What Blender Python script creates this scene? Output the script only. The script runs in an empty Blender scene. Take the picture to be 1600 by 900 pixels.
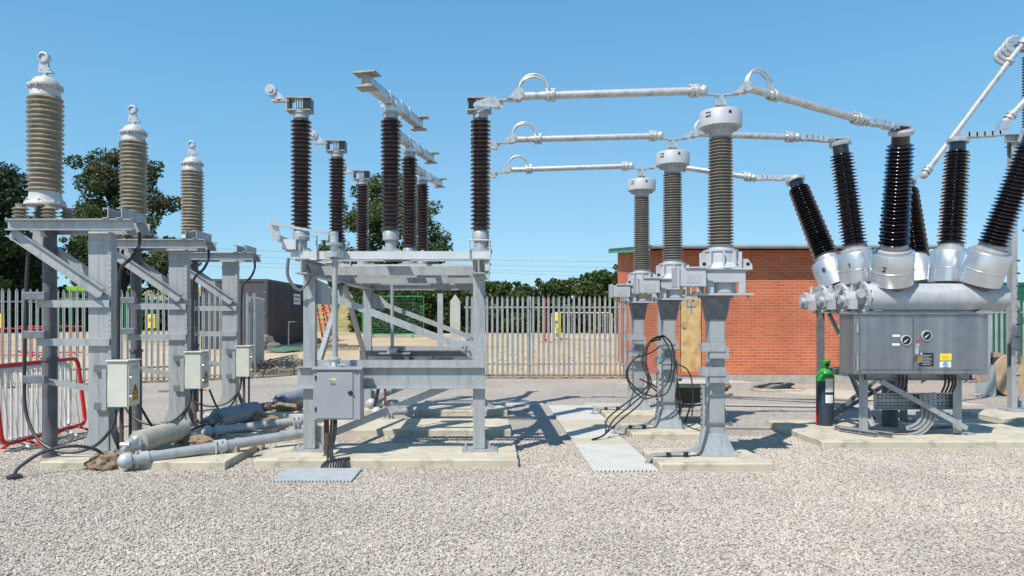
import bpy, bmesh, math, random
from math import pi, sin, cos, radians as R
from mathutils import Vector as V, Matrix, Quaternion, noise as NZ
import numpy as np
random.seed(7); np.random.seed(7)
scn = bpy.context.scene
C = scn.collection
F, VX, HY, CAMZ = 1155.0, 760.0, 496.0, 1.7     # lens, vanishing point and eye height of the photograph
def at(px, py, Y): return V(((px-VX)/F*Y, Y, CAMZ+(HY-py)/F*Y))
# ------------------------------------------------------------------ materials
def nd(nt, t, **kw):
    n = nt.nodes.new(t)
    for k, v in kw.items(): setattr(n, k, v)
    return n
def mat(name, c1, c2=None, rough=.6, metal=0., scale=8., bump=0., bscale=None, detail=4., lo=.35, hi=.65, coat=0., spec=.5, c3=None, scale3=1.5, lo3=.5, hi3=.7, st=None):
    m = bpy.data.materials.new(name); m.use_nodes = True; nt = m.node_tree
    b = nt.nodes['Principled BSDF']
    b.inputs['Roughness'].default_value = rough; b.inputs['Metallic'].default_value = metal
    b.inputs['Coat Weight'].default_value = coat; b.inputs['Specular IOR Level'].default_value = spec
    tc = nd(nt, 'ShaderNodeTexCoord')
    n = nd(nt, 'ShaderNodeTexNoise'); n.inputs['Scale'].default_value = scale; n.inputs['Detail'].default_value = detail
    nt.links.new(tc.outputs['Object'], n.inputs['Vector'])
    r = nd(nt, 'ShaderNodeMapRange'); r.inputs[1].default_value = lo; r.inputs[2].default_value = hi
    nt.links.new(n.outputs['Fac'], r.inputs[0])
    mx = nd(nt, 'ShaderNodeMix', data_type='RGBA')
    if c2 is None: c2 = tuple(x*.8 for x in c1)
    mx.inputs['A'].default_value = (*c1, 1); mx.inputs['B'].default_value = (*c2, 1)
    nt.links.new(r.outputs[0], mx.inputs['Factor'])
    out = mx.outputs['Result']
    if c3 is not None:
        n3 = nd(nt, 'ShaderNodeTexNoise'); n3.inputs['Scale'].default_value = scale3; n3.inputs['Detail'].default_value = 5
        if st:
            mp=nd(nt,'ShaderNodeMapping'); mp.inputs['Scale'].default_value=st; nt.links.new(tc.outputs['Object'],mp.inputs[0]); nt.links.new(mp.outputs[0],n3.inputs['Vector'])
        else: nt.links.new(tc.outputs['Object'], n3.inputs['Vector'])
        r3 = nd(nt, 'ShaderNodeMapRange'); r3.inputs[1].default_value = lo3; r3.inputs[2].default_value = hi3
        nt.links.new(n3.outputs['Fac'], r3.inputs[0])
        m3 = nd(nt, 'ShaderNodeMix', data_type='RGBA'); m3.inputs['B'].default_value = (*c3, 1)
        nt.links.new(r3.outputs[0], m3.inputs['Factor']); nt.links.new(out, m3.inputs['A']); out = m3.outputs['Result']
    nt.links.new(out, b.inputs['Base Color'])
    rr = nd(nt, 'ShaderNodeMapRange'); rr.inputs[3].default_value = max(.02, rough-.06); rr.inputs[4].default_value = min(1, rough+.08)
    nt.links.new(n.outputs['Fac'], rr.inputs[0]); nt.links.new(rr.outputs[0], b.inputs['Roughness'])
    if bump:
        nb = nd(nt, 'ShaderNodeTexNoise'); nb.inputs['Scale'].default_value = bscale or scale*6; nb.inputs['Detail'].default_value = 5
        nt.links.new(tc.outputs['Object'], nb.inputs['Vector'])
        bp = nd(nt, 'ShaderNodeBump'); bp.inputs['Strength'].default_value = 1; bp.inputs['Distance'].default_value = bump
        nt.links.new(nb.outputs['Fac'], bp.inputs['Height']); nt.links.new(bp.outputs[0], b.inputs['Normal'])
    return m
M = {}
M['galv'] = mat('galvanised_steel', (.44,.45,.445), (.355,.365,.365), .46, .3, 45, .0006, 90, c3=(.25,.265,.275), scale3=5, lo3=.5, hi3=.8, st=(2.2,2.2,.35))
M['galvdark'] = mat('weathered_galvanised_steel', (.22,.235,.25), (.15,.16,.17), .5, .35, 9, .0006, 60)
M['whitesteel'] = mat('pale_galvanised_channel', (.60,.62,.625), (.50,.52,.53), .42, .15, 6, .0004, 50)
M['alu'] = mat('aluminium_tube', (.62,.625,.62), (.46,.465,.46), .36, .5, 22, .0008, 60, c3=(.30,.29,.27), scale3=7, lo3=.56, hi3=.78)
M['alubright'] = mat('bright_aluminium', (.74,.75,.76), (.64,.65,.66), .3, .75, 5, .0003, 40)
M['castgrey'] = mat('grey_cast_housing', (.46,.47,.48), (.38,.39,.40), .5, .1, 10, .0006, 60)
M['brown'] = mat('brown_porcelain', (.048,.030,.028), (.030,.019,.018), .25, 0, 6, coat=.4, c3=(.08,.056,.05), scale3=9, lo3=.5, hi3=.75)
M['black'] = mat('dark_glazed_porcelain', (.016,.009,.011), (.008,.005,.006), .12, 0, 5, coat=1.)
M['tan'] = mat('tan_porcelain', (.32,.28,.195), (.25,.215,.15), .3, 0, 9, coat=.3, c3=(.19,.165,.125), scale3=7)
M['tanwhite'] = mat('white_cement_flange', (.56,.55,.52), (.44,.43,.40), .5, .1, 8, .0005)
M['beigepor'] = mat('beige_porcelain', (.36,.345,.29), (.30,.285,.24), .4, 0, 7, coat=.15)
M['greypor'] = mat('grey_green_porcelain', (.23,.215,.18), (.175,.165,.14), .34, 0, 9, coat=.2)
M['head'] = mat('pale_grey_painted_head', (.49,.50,.515), (.44,.45,.465), .42, .1, 3)
M['cream'] = mat('cream_painted_box', (.60,.60,.51), (.54,.54,.46), .4, 0, 5, c3=(.45,.44,.37), scale3=3, lo3=.6, hi3=.85)
M['boxgrey'] = mat('grey_painted_cabinet', (.33,.33,.35), (.30,.30,.32), .4, 0, 3)
M['stainless'] = mat('brushed_stainless', (.30,.305,.325), (.25,.255,.27), .32, .75, 6, c3=(.40,.405,.42), scale3=2.2, lo3=.42, hi3=.75, st=(3.5,3.5,.22))
M['slab'] = mat('sand_coloured_concrete', (.55,.49,.37), (.46,.41,.31), .85, 0, 3, .004, 35, c3=(.33,.30,.24), scale3=6, lo3=.55, hi3=.72)
M['concrete'] = mat('grey_concrete', (.50,.48,.43), (.41,.39,.35), .85, 0, 4, .003, 30)
M['rubber'] = mat('black_cable_sheath', (.022,.022,.024), (.035,.035,.037), .45, 0, 10)
M['duct'] = mat('dark_grey_duct', (.13,.135,.145), (.09,.095,.10), .5, 0, 6, c3=(.22,.22,.21), scale3=3, lo3=.6, hi3=.8)
M['fenceg'] = mat('fence_galvanised', (.42,.44,.43), (.32,.34,.34), .5, .3, 3, c3=(.44,.42,.36), scale3=.9, lo3=.55, hi3=.8)
M['red'] = mat('red_painted_tube', (.62,.02,.02), (.50,.018,.02), .35, 0, 6)
M['white'] = mat('white_painted_tube', (.72,.70,.66), (.60,.58,.55), .45, 0, 9)
M['yellow'] = mat('yellow_plastic', (.85,.72,.02), (.75,.62,.02), .5, 0, 9)
M['green'] = mat('green_painted_steel', (.02,.34,.10), (.02,.26,.08), .45, 0, 9)
M['limegreen'] = mat('lime_green_sheet', (.25,.55,.03), (.2,.45,.03), .6, 0, 2)
M['container'] = mat('dark_grey_container_paint', (.075,.07,.075), (.06,.056,.06), .55, 0, 1.5, c3=(.10,.085,.08), scale3=.8)
M['contgreen'] = mat('dark_green_container_paint', (.012,.13,.075), (.01,.10,.06), .5, 0, 1.5)
M['ply'] = mat('plywood', (.60,.42,.20), (.50,.32,.13), .7, 0, 5, c3=(.42,.26,.11), scale3=3.5, lo3=.52, hi3=.6)
M['timber'] = mat('weathered_timber', (.42,.34,.24), (.30,.24,.17), .8, 0, 12, .002)
M['rust'] = mat('rusty_brown_steel', (.15,.07,.045), (.10,.05,.035), .75, .1, 20, .001)
M['burlap'] = mat('brown_burlap', (.30,.22,.14), (.20,.14,.09), .95, 0, 20, .006, 90)
M['sheet'] = mat('grey_wrapping_sheet', (.24,.27,.31), (.17,.19,.23), .6, 0, 8, .01, 14)
M['rubbish'] = mat('dark_netting', (.10,.095,.085), (.20,.18,.15), .9, 0, 8, .03, 9)
M['darkblue'] = mat('dark_bottle_paint', (.035,.045,.065), (.025,.03,.05), .35, 0, 6)
M['bottlegreen'] = mat('bright_green_shoulder', (.03,.38,.05), (.03,.30,.04), .35, 0, 6)
M['blackpl'] = mat('black_plastic', (.015,.015,.016), (.02,.02,.02), .3, 0, 8)
M['blue'] = mat('blue_spray_paint', (.04,.22,.50), (.05,.25,.5), .7, 0, 8)
M['roof'] = mat('dark_roof_edge', (.10,.11,.12), (.075,.08,.09), .6, .1, 3)
M['gutter'] = mat('grey_gutter', (.28,.30,.31), (.22,.24,.25), .5, .1, 3)
M['bargegreen'] = mat('green_barge_board', (.02,.42,.22), (.02,.36,.18), .5, 0, 3)
M['plinth'] = mat('grey_block_plinth', (.42,.39,.34), (.34,.31,.28), .9, 0, 5, .003)
M['bark'] = mat('tree_bark', (.07,.055,.04), (.04,.032,.025), .9, 0, 6, .02, 20)
M['barrow'] = mat('dark_green_barrow_paint', (.03,.065,.04), (.06,.05,.035), .6, .1, 7)
M['drum'] = mat('raw_drum_wood', (.50,.36,.23), (.40,.27,.17), .8, 0, 6, .003)
M['plate_yellow'] = mat('yellow_label', (.85,.70,.03), (.8,.66,.03), .45, 0, 9)
M['plate_white'] = mat('white_label', (.78,.78,.78), (.7,.7,.7), .45, 0, 9)
M['plate_orange'] = mat('orange_warning_label', (.80,.42,.03), (.75,.38,.03), .45, 0, 9)
M['brass'] = mat('brass_padlock', (.60,.42,.16), (.5,.34,.12), .35, .8, 9)
M['terminal'] = mat('dull_terminal_metal', (.40,.39,.34), (.28,.27,.23), .5, .4, 15, .001)
M['sage'] = mat('sage_green_tarp', (.10,.20,.13), (.07,.15,.10), .7, 0, 4)
M['poly'] = mat('barrier_pole_yellowgreen', (.42,.50,.12), (.36,.42,.10), .6, 0, 4)

def brick_mat():
    m = bpy.data.materials.new('red_brickwork'); m.use_nodes = True; nt = m.node_tree; b = nt.nodes['Principled BSDF']
    tc = nd(nt,'ShaderNodeTexCoord'); sp = nd(nt,'ShaderNodeSeparateXYZ'); nt.links.new(tc.outputs['Object'], sp.inputs[0])
    ad = nd(nt,'ShaderNodeMath', operation='ADD'); nt.links.new(sp.outputs[0], ad.inputs[0]); nt.links.new(sp.outputs[1], ad.inputs[1])
    cb = nd(nt,'ShaderNodeCombineXYZ'); nt.links.new(ad.outputs[0], cb.inputs[0]); nt.links.new(sp.outputs[2], cb.inputs[1])
    br = nd(nt,'ShaderNodeTexBrick'); nt.links.new(cb.outputs[0], br.inputs['Vector'])
    br.inputs['Scale'].default_value = 1; br.inputs['Brick Width'].default_value = .235; br.inputs['Row Height'].default_value = .0755
    br.inputs['Mortar Size'].default_value = .006; br.inputs['Mortar Smooth'].default_value = .2; br.inputs['Bias'].default_value = 0
    br.inputs['Color1'].default_value = (.55,.145,.055,1); br.inputs['Color2'].default_value = (.45,.105,.044,1); br.inputs['Mortar'].default_value = (.54,.34,.25,1)
    n = nd(nt,'ShaderNodeTexNoise'); n.inputs['Scale'].default_value = .8; n.inputs['Detail'].default_value = 6; nt.links.new(tc.outputs['Object'], n.inputs['Vector'])
    hs = nd(nt,'ShaderNodeHueSaturation'); r = nd(nt,'ShaderNodeMapRange'); r.inputs[1].default_value=.3; r.inputs[2].default_value=.7; r.inputs[3].default_value=.82; r.inputs[4].default_value=1.16
    nt.links.new(n.outputs['Fac'], r.inputs[0]); nt.links.new(r.outputs[0], hs.inputs['Value']); nt.links.new(br.outputs['Color'], hs.inputs['Color'])
    nt.links.new(hs.outputs[0], b.inputs['Base Color']); b.inputs['Roughness'].default_value = .88
    bp = nd(nt,'ShaderNodeBump'); bp.invert = True; bp.inputs['Distance'].default_value = .006; bp.inputs['Strength'].default_value=1; nt.links.new(br.outputs['Fac'], bp.inputs['Height']); nt.links.new(bp.outputs[0], b.inputs['Normal'])
    return m
M['brick'] = brick_mat()
def ramp(nt, pts):
    r = nd(nt,'ShaderNodeValToRGB'); e = r.color_ramp.elements
    while len(e) < len(pts): e.new(.5)
    for i,(p,c) in enumerate(pts): e[i].position = p; e[i].color = (*c,1)
    return r
STONE = [(0,(.24,.21,.18)),(.12,(.37,.325,.28)),(.32,(.52,.465,.39)),(.5,(.45,.37,.29)),(.66,(.56,.505,.43)),(.82,(.48,.405,.33)),(.93,(.32,.29,.25)),(1,(.74,.69,.60))]
def gravel_mat():
    m = bpy.data.materials.new('limestone_gravel'); m.use_nodes = True; nt = m.node_tree; b = nt.nodes['Principled BSDF']
    tc = nd(nt,'ShaderNodeTexCoord')
    wn = nd(nt,'ShaderNodeTexNoise'); wn.inputs['Scale'].default_value=30; nt.links.new(tc.outputs['Object'], wn.inputs['Vector'])
    mx = nd(nt,'ShaderNodeMix', data_type='RGBA', blend_type='LINEAR_LIGHT'); mx.inputs['Factor'].default_value=.02
    nt.links.new(tc.outputs['Object'], mx.inputs['A']); nt.links.new(wn.outputs['Color'], mx.inputs['B'])
    v = nd(nt,'ShaderNodeTexVoronoi'); v.inputs['Scale'].default_value=46; nt.links.new(mx.outputs['Result'], v.inputs['Vector'])
    rp = ramp(nt, STONE); sx = nd(nt,'ShaderNodeSeparateColor'); nt.links.new(v.outputs['Color'], sx.inputs[0]); nt.links.new(sx.outputs[0], rp.inputs[0])
    # stone colour turns darker brown towards the gaps between cells
    gr = nd(nt,'ShaderNodeMapRange'); gr.inputs[1].default_value=.45; gr.inputs[2].default_value=.8; gr.inputs[3].default_value=0; gr.inputs[4].default_value=.75; nt.links.new(v.outputs['Distance'], gr.inputs[0])
    m2 = nd(nt,'ShaderNodeMix', data_type='RGBA'); m2.inputs['B'].default_value=(.17,.145,.12,1); nt.links.new(gr.outputs[0], m2.inputs['Factor']); nt.links.new(rp.outputs[0], m2.inputs['A'])
    big = nd(nt,'ShaderNodeTexNoise'); big.inputs['Scale'].default_value=.45; big.inputs['Detail'].default_value=6; nt.links.new(tc.outputs['Object'], big.inputs['Vector'])
    br = nd(nt,'ShaderNodeMapRange'); br.inputs[1].default_value=.3; br.inputs[2].default_value=.7; br.inputs[3].default_value=.86; br.inputs[4].default_value=1.12; nt.links.new(big.outputs['Fac'], br.inputs[0])
    hs = nd(nt,'ShaderNodeHueSaturation'); nt.links.new(br.outputs[0], hs.inputs['Value']); nt.links.new(m2.outputs['Result'], hs.inputs['Color'])
    nt.links.new(hs.outputs[0], b.inputs['Base Color']); b.inputs['Roughness'].default_value=.85
    bp = nd(nt,'ShaderNodeBump'); bp.invert=True; bp.inputs['Distance'].default_value=.012; nt.links.new(v.outputs['Distance'], bp.inputs['Height']); nt.links.new(bp.outputs[0], b.inputs['Normal'])
    return m
M['gravel'] = gravel_mat()
def pebble_mat():
    m = bpy.data.materials.new('loose_stone'); m.use_nodes = True; nt = m.node_tree; b = nt.nodes['Principled BSDF']
    a = nd(nt,'ShaderNodeAttribute', attribute_name='stone_tone', attribute_type='INSTANCER'); rp = ramp(nt, STONE)
    nt.links.new(a.outputs['Fac'], rp.inputs[0])
    tc = nd(nt,'ShaderNodeTexCoord'); n = nd(nt,'ShaderNodeTexNoise'); n.inputs['Scale'].default_value=2.5; n.inputs['Detail'].default_value=5
    nt.links.new(tc.outputs['Object'], n.inputs['Vector'])
    r = nd(nt,'ShaderNodeMapRange'); r.inputs[3].default_value=.85; r.inputs[4].default_value=1.15; nt.links.new(n.outputs['Fac'], r.inputs[0])
    gm = nd(nt,'ShaderNodeNewGeometry'); n2 = nd(nt,'ShaderNodeTexNoise'); n2.inputs['Scale'].default_value=.7; n2.inputs['Detail'].default_value=6; nt.links.new(gm.outputs['Position'], n2.inputs['Vector'])
    r2 = nd(nt,'ShaderNodeMapRange'); r2.inputs[1].default_value=.32; r2.inputs[2].default_value=.68; r2.inputs[3].default_value=.88; r2.inputs[4].default_value=1.07; nt.links.new(n2.outputs['Fac'], r2.inputs[0])
    mm = nd(nt,'ShaderNodeMath', operation='MULTIPLY'); nt.links.new(r.outputs[0], mm.inputs[0]); nt.links.new(r2.outputs[0], mm.inputs[1]); r = mm
    hs = nd(nt,'ShaderNodeHueSaturation'); nt.links.new(r.outputs[0], hs.inputs['Value']); nt.links.new(rp.outputs[0], hs.inputs['Color'])
    nt.links.new(hs.outputs[0], b.inputs['Base Color']); b.inputs['Roughness'].default_value=.8
    return m
M['pebble'] = pebble_mat()
def ground_mat():
    m = bpy.data.materials.new('sandy_earth_and_dry_grass'); m.use_nodes = True; nt = m.node_tree; b = nt.nodes['Principled BSDF']
    tc = nd(nt,'ShaderNodeTexCoord')
    n = nd(nt,'ShaderNodeTexNoise'); n.inputs['Scale'].default_value=.5; n.inputs['Detail'].default_value=8; nt.links.new(tc.outputs['Object'], n.inputs['Vector'])
    rp = ramp(nt, [(.3,(.40,.29,.17)),(.5,(.52,.40,.25)),(.62,(.45,.36,.25)),(.75,(.58,.49,.36))]); nt.links.new(n.outputs['Fac'], rp.inputs[0])
    sp = nd(nt,'ShaderNodeSeparateXYZ'); nt.links.new(tc.outputs['Object'], sp.inputs[0])
    ng = nd(nt,'ShaderNodeTexNoise'); ng.inputs['Scale'].default_value=1.4; ng.inputs['Detail'].default_value=8; nt.links.new(tc.outputs['Object'], ng.inputs['Vector'])
    rg = ramp(nt, [(.3,(.14,.15,.045)),(.5,(.30,.25,.10)),(.7,(.42,.33,.15))]); nt.links.new(ng.outputs['Fac'], rg.inputs[0])
    ma = nd(nt,'ShaderNodeMath', operation='MULTIPLY_ADD'); ma.inputs[1].default_value=6; nt.links.new(n.outputs['Fac'], ma.inputs[0]); nt.links.new(sp.outputs[1], ma.inputs[2])
    r = nd(nt,'ShaderNodeMapRange'); r.inputs[1].default_value=42; r.inputs[2].default_value=46; nt.links.new(ma.outputs[0], r.inputs[0])
    mx = nd(nt,'ShaderNodeMix', data_type='RGBA'); nt.links.new(r.outputs[0], mx.inputs['Factor']); nt.links.new(rp.outputs[0], mx.inputs['A']); nt.links.new(rg.outputs[0], mx.inputs['B'])
    nt.links.new(mx.outputs['Result'], b.inputs['Base Color']); b.inputs['Roughness'].default_value=.95
    nb = nd(nt,'ShaderNodeTexNoise'); nb.inputs['Scale'].default_value=9; nb.inputs['Detail'].default_value=8; nt.links.new(tc.outputs['Object'], nb.inputs['Vector'])
    bp = nd(nt,'ShaderNodeBump'); bp.inputs['Distance'].default_value=.06; nt.links.new(nb.outputs['Fac'], bp.inputs['Height']); nt.links.new(bp.outputs[0], b.inputs['Normal'])
    return m
M['ground'] = ground_mat()
def leaf_mat(name, stops, scale=.7):
    m = bpy.data.materials.new(name); m.use_nodes = True; nt = m.node_tree; b = nt.nodes['Principled BSDF']
    a = nd(nt,'ShaderNodeAttribute', attribute_name='leaf_tone'); rp = ramp(nt, stops); nt.links.new(a.outputs['Fac'], rp.inputs[0])
    nt.links.new(rp.outputs[0], b.inputs['Base Color']); b.inputs['Roughness'].default_value=.6
    b.inputs['Specular IOR Level'].default_value=.25
    tr = nd(nt,'ShaderNodeBsdfTranslucent'); nt.links.new(rp.outputs[0], tr.inputs[0]); ms = nd(nt,'ShaderNodeMixShader'); ms.inputs[0].default_value=.3
    o = nt.nodes['Material Output']; nt.links.new(b.outputs[0], ms.inputs[1]); nt.links.new(tr.outputs[0], ms.inputs[2]); nt.links.new(ms.outputs[0], o.inputs[0])
    return m
M['leaf'] = leaf_mat('green_foliage', [(0,(.036,.062,.022)),(.5,(.075,.115,.036)),(.85,(.13,.165,.055)),(.93,(.14,.145,.06)),(1,(.20,.13,.08))])
M['leafdark'] = leaf_mat('dark_foliage', [(0,(.022,.040,.018)),(.6,(.045,.075,.027)),(1,(.085,.12,.036))])
M['leafhedge'] = leaf_mat('hedge_foliage', [(0,(.030,.058,.018)),(.5,(.070,.11,.032)),(1,(.17,.20,.055))])
# ------------------------------------------------------------------ mesh builder
class MB:
    def __init__(s): s.v=[]; s.f=[]; s.mi=[]; s.cur=0
    def add(s, vs, fs):
        o=len(s.v); s.v += [tuple(v) for v in vs]; s.f += [tuple(i+o for i in f) for f in fs]; s.mi += [s.cur]*len(fs); return s
    def box(s, x0,x1,y0,y1,z0,z1, m=None):
        vs=[V((x,y,z)) for z in (z0,z1) for y in (y0,y1) for x in (x0,x1)]
        if m: vs=[m@v for v in vs]
        return s.add(vs, [(0,2,3,1),(4,5,7,6),(0,1,5,4),(1,3,7,5),(3,2,6,7),(2,0,4,6)])
    def fr(s, p0, p1, up=(0,0,1)):
        p0=V(p0); p1=V(p1); d=(p1-p0).normalized(); u=V(up)
        if abs(d.dot(u))>.98: u=V((0,1,0)) if abs(d.y)<.9 else V((1,0,0))
        r=d.cross(u).normalized(); u=r.cross(d).normalized(); return p0,p1,r,u,d
    def ext(s, prof, p0, p1, up=(0,0,1), sc=1.):      # closed profile [(right, up)...] along p0-p1
        p0,p1,r,u,d=s.fr(p0,p1,up); n=len(prof)
        vs=[p0+r*a+u*b for a,b in prof]+[p1+(r*a+u*b)*sc for a,b in prof]
        fs=[(i,(i+1)%n,n+(i+1)%n,n+i) for i in range(n)]+[tuple(range(n))[::-1], tuple(range(n,2*n))]
        return s.add(vs,fs)
    def bar(s,p0,p1,w,h,up=(0,0,1)): return s.ext([(-w/2,-h/2),(w/2,-h/2),(w/2,h/2),(-w/2,h/2)],p0,p1,up)
    def chan(s,p0,p1,w,h,t=.012,up=(0,0,1),flip=1):   # C section, web on one side
        a=w*flip
        return s.ext([(0,-h/2),(a,-h/2),(a,-h/2+t),(t*flip,-h/2+t),(t*flip,h/2-t),(a,h/2-t),(a,h/2),(0,h/2)],p0,p1,up)
    def ibeam(s,p0,p1,w,h,t=.012,up=(0,0,1)):
        a=w/2;b=h/2;c=t/2
        return s.ext([(-a,-b),(a,-b),(a,-b+t),(c,-b+t),(c,b-t),(a,b-t),(a,b),(-a,b),(-a,b-t),(-c,b-t),(-c,-b+t),(-a,-b+t)],p0,p1,up)
    def ang(s,p0,p1,w,h,t=.01,up=(0,0,1),flip=1):
        return s.ext([(0,0),(w*flip,0),(w*flip,t),(t*flip,t),(t*flip,h),(0,h)],p0,p1,up)
    def cyl(s,p0,p1,r0,r1=None,n=20):
        if r1 is None: r1=r0
        return s.lathe([(r0,0),(r1,(V(p1)-V(p0)).length)],p0,p1,n,cap=True)
    def lathe(s, prof, p0=(0,0,0), p1=(0,0,1), n=28, cap=True):   # prof [(radius, distance from p0)]
        p0,p1,r,u,d=s.fr(p0,p1); k=len(prof); vs=[]
        for (ra,t) in prof:
            for i in range(n):
                a=2*pi*i/n; vs.append(p0+d*t+(r*cos(a)+u*sin(a))*ra)
        fs=[]
        for j in range(k-1):
            for i in range(n):
                i2=(i+1)%n; fs.append((j*n+i,j*n+i2,(j+1)*n+i2,(j+1)*n+i))
        if cap: fs.append(tuple(range(n))[::-1]); fs.append(tuple((k-1)*n+i for i in range(n)))
        return s.add(vs,fs)
    def tube(s, pts, r, n=8, closed=False):
        pts=[V(p) for p in pts]; k=len(pts); vs=[]; up=None
        for i,p in enumerate(pts):
            a=pts[(i-1)%k] if (closed or i>0) else p; b=pts[(i+1)%k] if (closed or i<k-1) else p
            d=(b-a).normalized()
            if up is None:
                up=V((0,0,1)) if abs(d.z)<.9 else V((1,0,0))
            rt=d.cross(up)
            if rt.length<1e-4: rt=d.cross(V((0,1,0)))
            rt.normalize(); up=rt.cross(d).normalized()
            rr=r[i] if isinstance(r,(list,tuple)) else r
            for j in range(n):
                t=2*pi*j/n; vs.append(p+(rt*cos(t)+up*sin(t))*rr)
        fs=[]
        for i in range(k if closed else k-1):
            i2=(i+1)%k
            for j in range(n):
                j2=(j+1)%n; fs.append((i*n+j,i*n+j2,i2*n+j2,i2*n+j))
        if not closed: fs.append(tuple(range(n))[::-1]); fs.append(tuple((k-1)*n+j for j in range(n)))
        return s.add(vs,fs)
    def poly(s, pts2, axis, a0, a1):      # closed 2D outline extruded along an axis ('x','y','z')
        def mk(p,a):
            return {'x':(a,p[0],p[1]),'y':(p[0],a,p[1]),'z':(p[0],p[1],a)}[axis]
        n=len(pts2); vs=[mk(p,a0) for p in pts2]+[mk(p,a1) for p in pts2]
        return s.add(vs,[(i,(i+1)%n,n+(i+1)%n,n+i) for i in range(n)]+[tuple(range(n))[::-1],tuple(range(n,2*n))])
    def lump(s, c, size, seed=0, amp=.25, fr=2., sub=3, rz=0.):
        bm=bmesh.new(); bmesh.ops.create_icosphere(bm,subdivisions=sub,radius=1)
        vs=[]
        m=Matrix.Rotation(rz,3,'Z')
        for v in bm.verts:
            p=v.co.copy(); k=1+amp*NZ.noise(p*fr+V((seed*7.3,seed,0)))+amp*.5*NZ.noise(p*fr*2.7+V((0,seed*3.1,5)))
            p=p*k; p=V((p.x*size[0],p.y*size[1],p.z*size[2])); vs.append(V(c)+m@p)
        fs=[tuple(v.index for v in f.verts) for f in bm.faces]; bm.free(); return s.add(vs,fs)
    def build(s, name, m, parent=None, loc=None, smooth=35, bevel=0., col=None):
        me=bpy.data.meshes.new(name); me.from_pydata(s.v,[],s.f); me.update()
        bm=bmesh.new(); bm.from_mesh(me); bmesh.ops.recalc_face_normals(bm,faces=bm.faces); bm.to_mesh(me); bm.free()
        if smooth:
            me.shade_smooth(); me.set_sharp_from_angle(angle=R(smooth))
        for mm in (m if isinstance(m,(list,tuple)) else [m]): me.materials.append(M[mm] if isinstance(mm,str) else mm)
        if any(s.mi): me.polygons.foreach_set('material_index',s.mi)
        o=bpy.data.objects.new(name,me); C.objects.link(o)
        if parent: o.parent=parent
        if loc is not None: o.location=loc
        if bevel:
            b=o.modifiers.new('edge','BEVEL'); b.width=bevel; b.segments=2; b.limit_method='ANGLE'; b.angle_limit=R(40)
        return o
def tag(o,label=None,cat=None,group=None,kind=None):
    if label: o['label']=label
    if cat: o['category']=cat
    if group: o['group']=group
    if kind: o['kind']=kind
    return o
def thing(name,loc,label,cat,group=None,rz=0.):
    o=bpy.data.objects.new(name,None); C.objects.link(o); o.location=loc; o.rotation_euler=(0,0,rz); o.empty_display_size=.2
    return tag(o,label,cat,group)
def kids(o): return [c for c in C.objects if c.parent==o]
def copy_tree(o,parent=None,loc=None,label=None):
    c=o.copy(); C.objects.link(c)
    if parent: c.parent=parent
    if loc is not None: c.location=loc
    if label: c['label']=label
    for ch in kids(o):
        if ch is not c: copy_tree(ch,c)
    return c
def sheds(z0,z1,n,rc,ro,alt=None,tap=1.):
    p=(z1-z0)/n; out=[(rc,z0)]
    for i in range(n):
        z=z0+i*p; t=1+(tap-1)*(i/n); o=(alt if (alt and i%2) else ro)*t; c=rc*t
        out += [(c,z+.12*p),(o-.004,z+.34*p),(o,z+.42*p),(o-.003,z+.50*p),(c+(o-c)*.25,z+.82*p),(c,z+.98*p)]
    return out
def arc(c,r,a0,a1,n,plane='xz'):
    out=[]
    for i in range(n+1):
        a=a0+(a1-a0)*i/n
        out.append(V((c[0]+r*cos(a),c[1],c[2]+r*sin(a))) if plane=='xz' else V((c[0]+r*cos(a),c[1]+r*sin(a),c[2])) if plane=='xy' else V((c[0],c[1]+r*cos(a),c[2]+r*sin(a))))
    return out
def spline(pts,n=8):
    pts=[V(p) for p in pts]; P=[pts[0]]+pts+[pts[-1]]; out=[]
    for i in range(1,len(P)-2):
        for k in range(n):
            t=k/n; a,b,c,d=P[i-1],P[i],P[i+1],P[i+2]
            out.append(.5*((2*b)+(-a+c)*t+(2*a-5*b+4*c-d)*t*t+(-a+3*b-3*c+d)*t**3))
    out.append(pts[-1]); return out
# ------------------------------------------------------------------ setting
def sst(a,b,x):
    t=min(1,max(0,(x-a)/(b-a))); return t*t*(3-2*t)
def gz(x,y):
    z=.5*sst(21.4,26.5,y)+.4*sst(27,40,y)
    z*= 1-.6*sst(3.5,5.5,x)*(1-sst(26,34,y))
    k=1-sst(0,9,x)
    z+= 3.4*sst(44,64,y)*(.25+.75*k)
    z+= 3.*sst(90,260,y)
    if y>21.5: z+= .05*NZ.noise(V((x*.5,y*.5,0)))*min(1,(y-21.5)/2)
    return z-.004
def grid(xs,ys):
    vs=[(x,y,gz(x,y)) for y in ys for x in xs]; n=len(xs)
    fs=[(j*n+i,j*n+i+1,(j+1)*n+i+1,(j+1)*n+i) for j in range(len(ys)-1) for i in range(n-1)]; return vs,fs
xs=[-900,-500,-250,-120,-70]+[x*.75 for x in range(-60,61)]+[70,120,250,500,900]
ys=[-60,-20,0,10,20]+[21+.5*i for i in range(60)]+[52+2*i for i in range(25)]+[110,140,180,230,300,450,700,1200]
g=MB(); g.add(*grid(xs,ys)); tag(g.build('ground','ground'),kind='structure')
def fy(x): return 20.5+(x+6.5)*(20.5-17.6)/(11.6-6.5) if x<-6.5 else 20.5    # foot of the boundary fence
gr=MB(); gr.add([(-26,-25,.003),(22,-25,.003),(22,20.45,.003),(-6.5,20.75,.003),(-26,fy(-26),.003)],[(0,1,2,3,4)])
tag(gr.build('gravel_yard','gravel',smooth=0),kind='structure')
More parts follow.
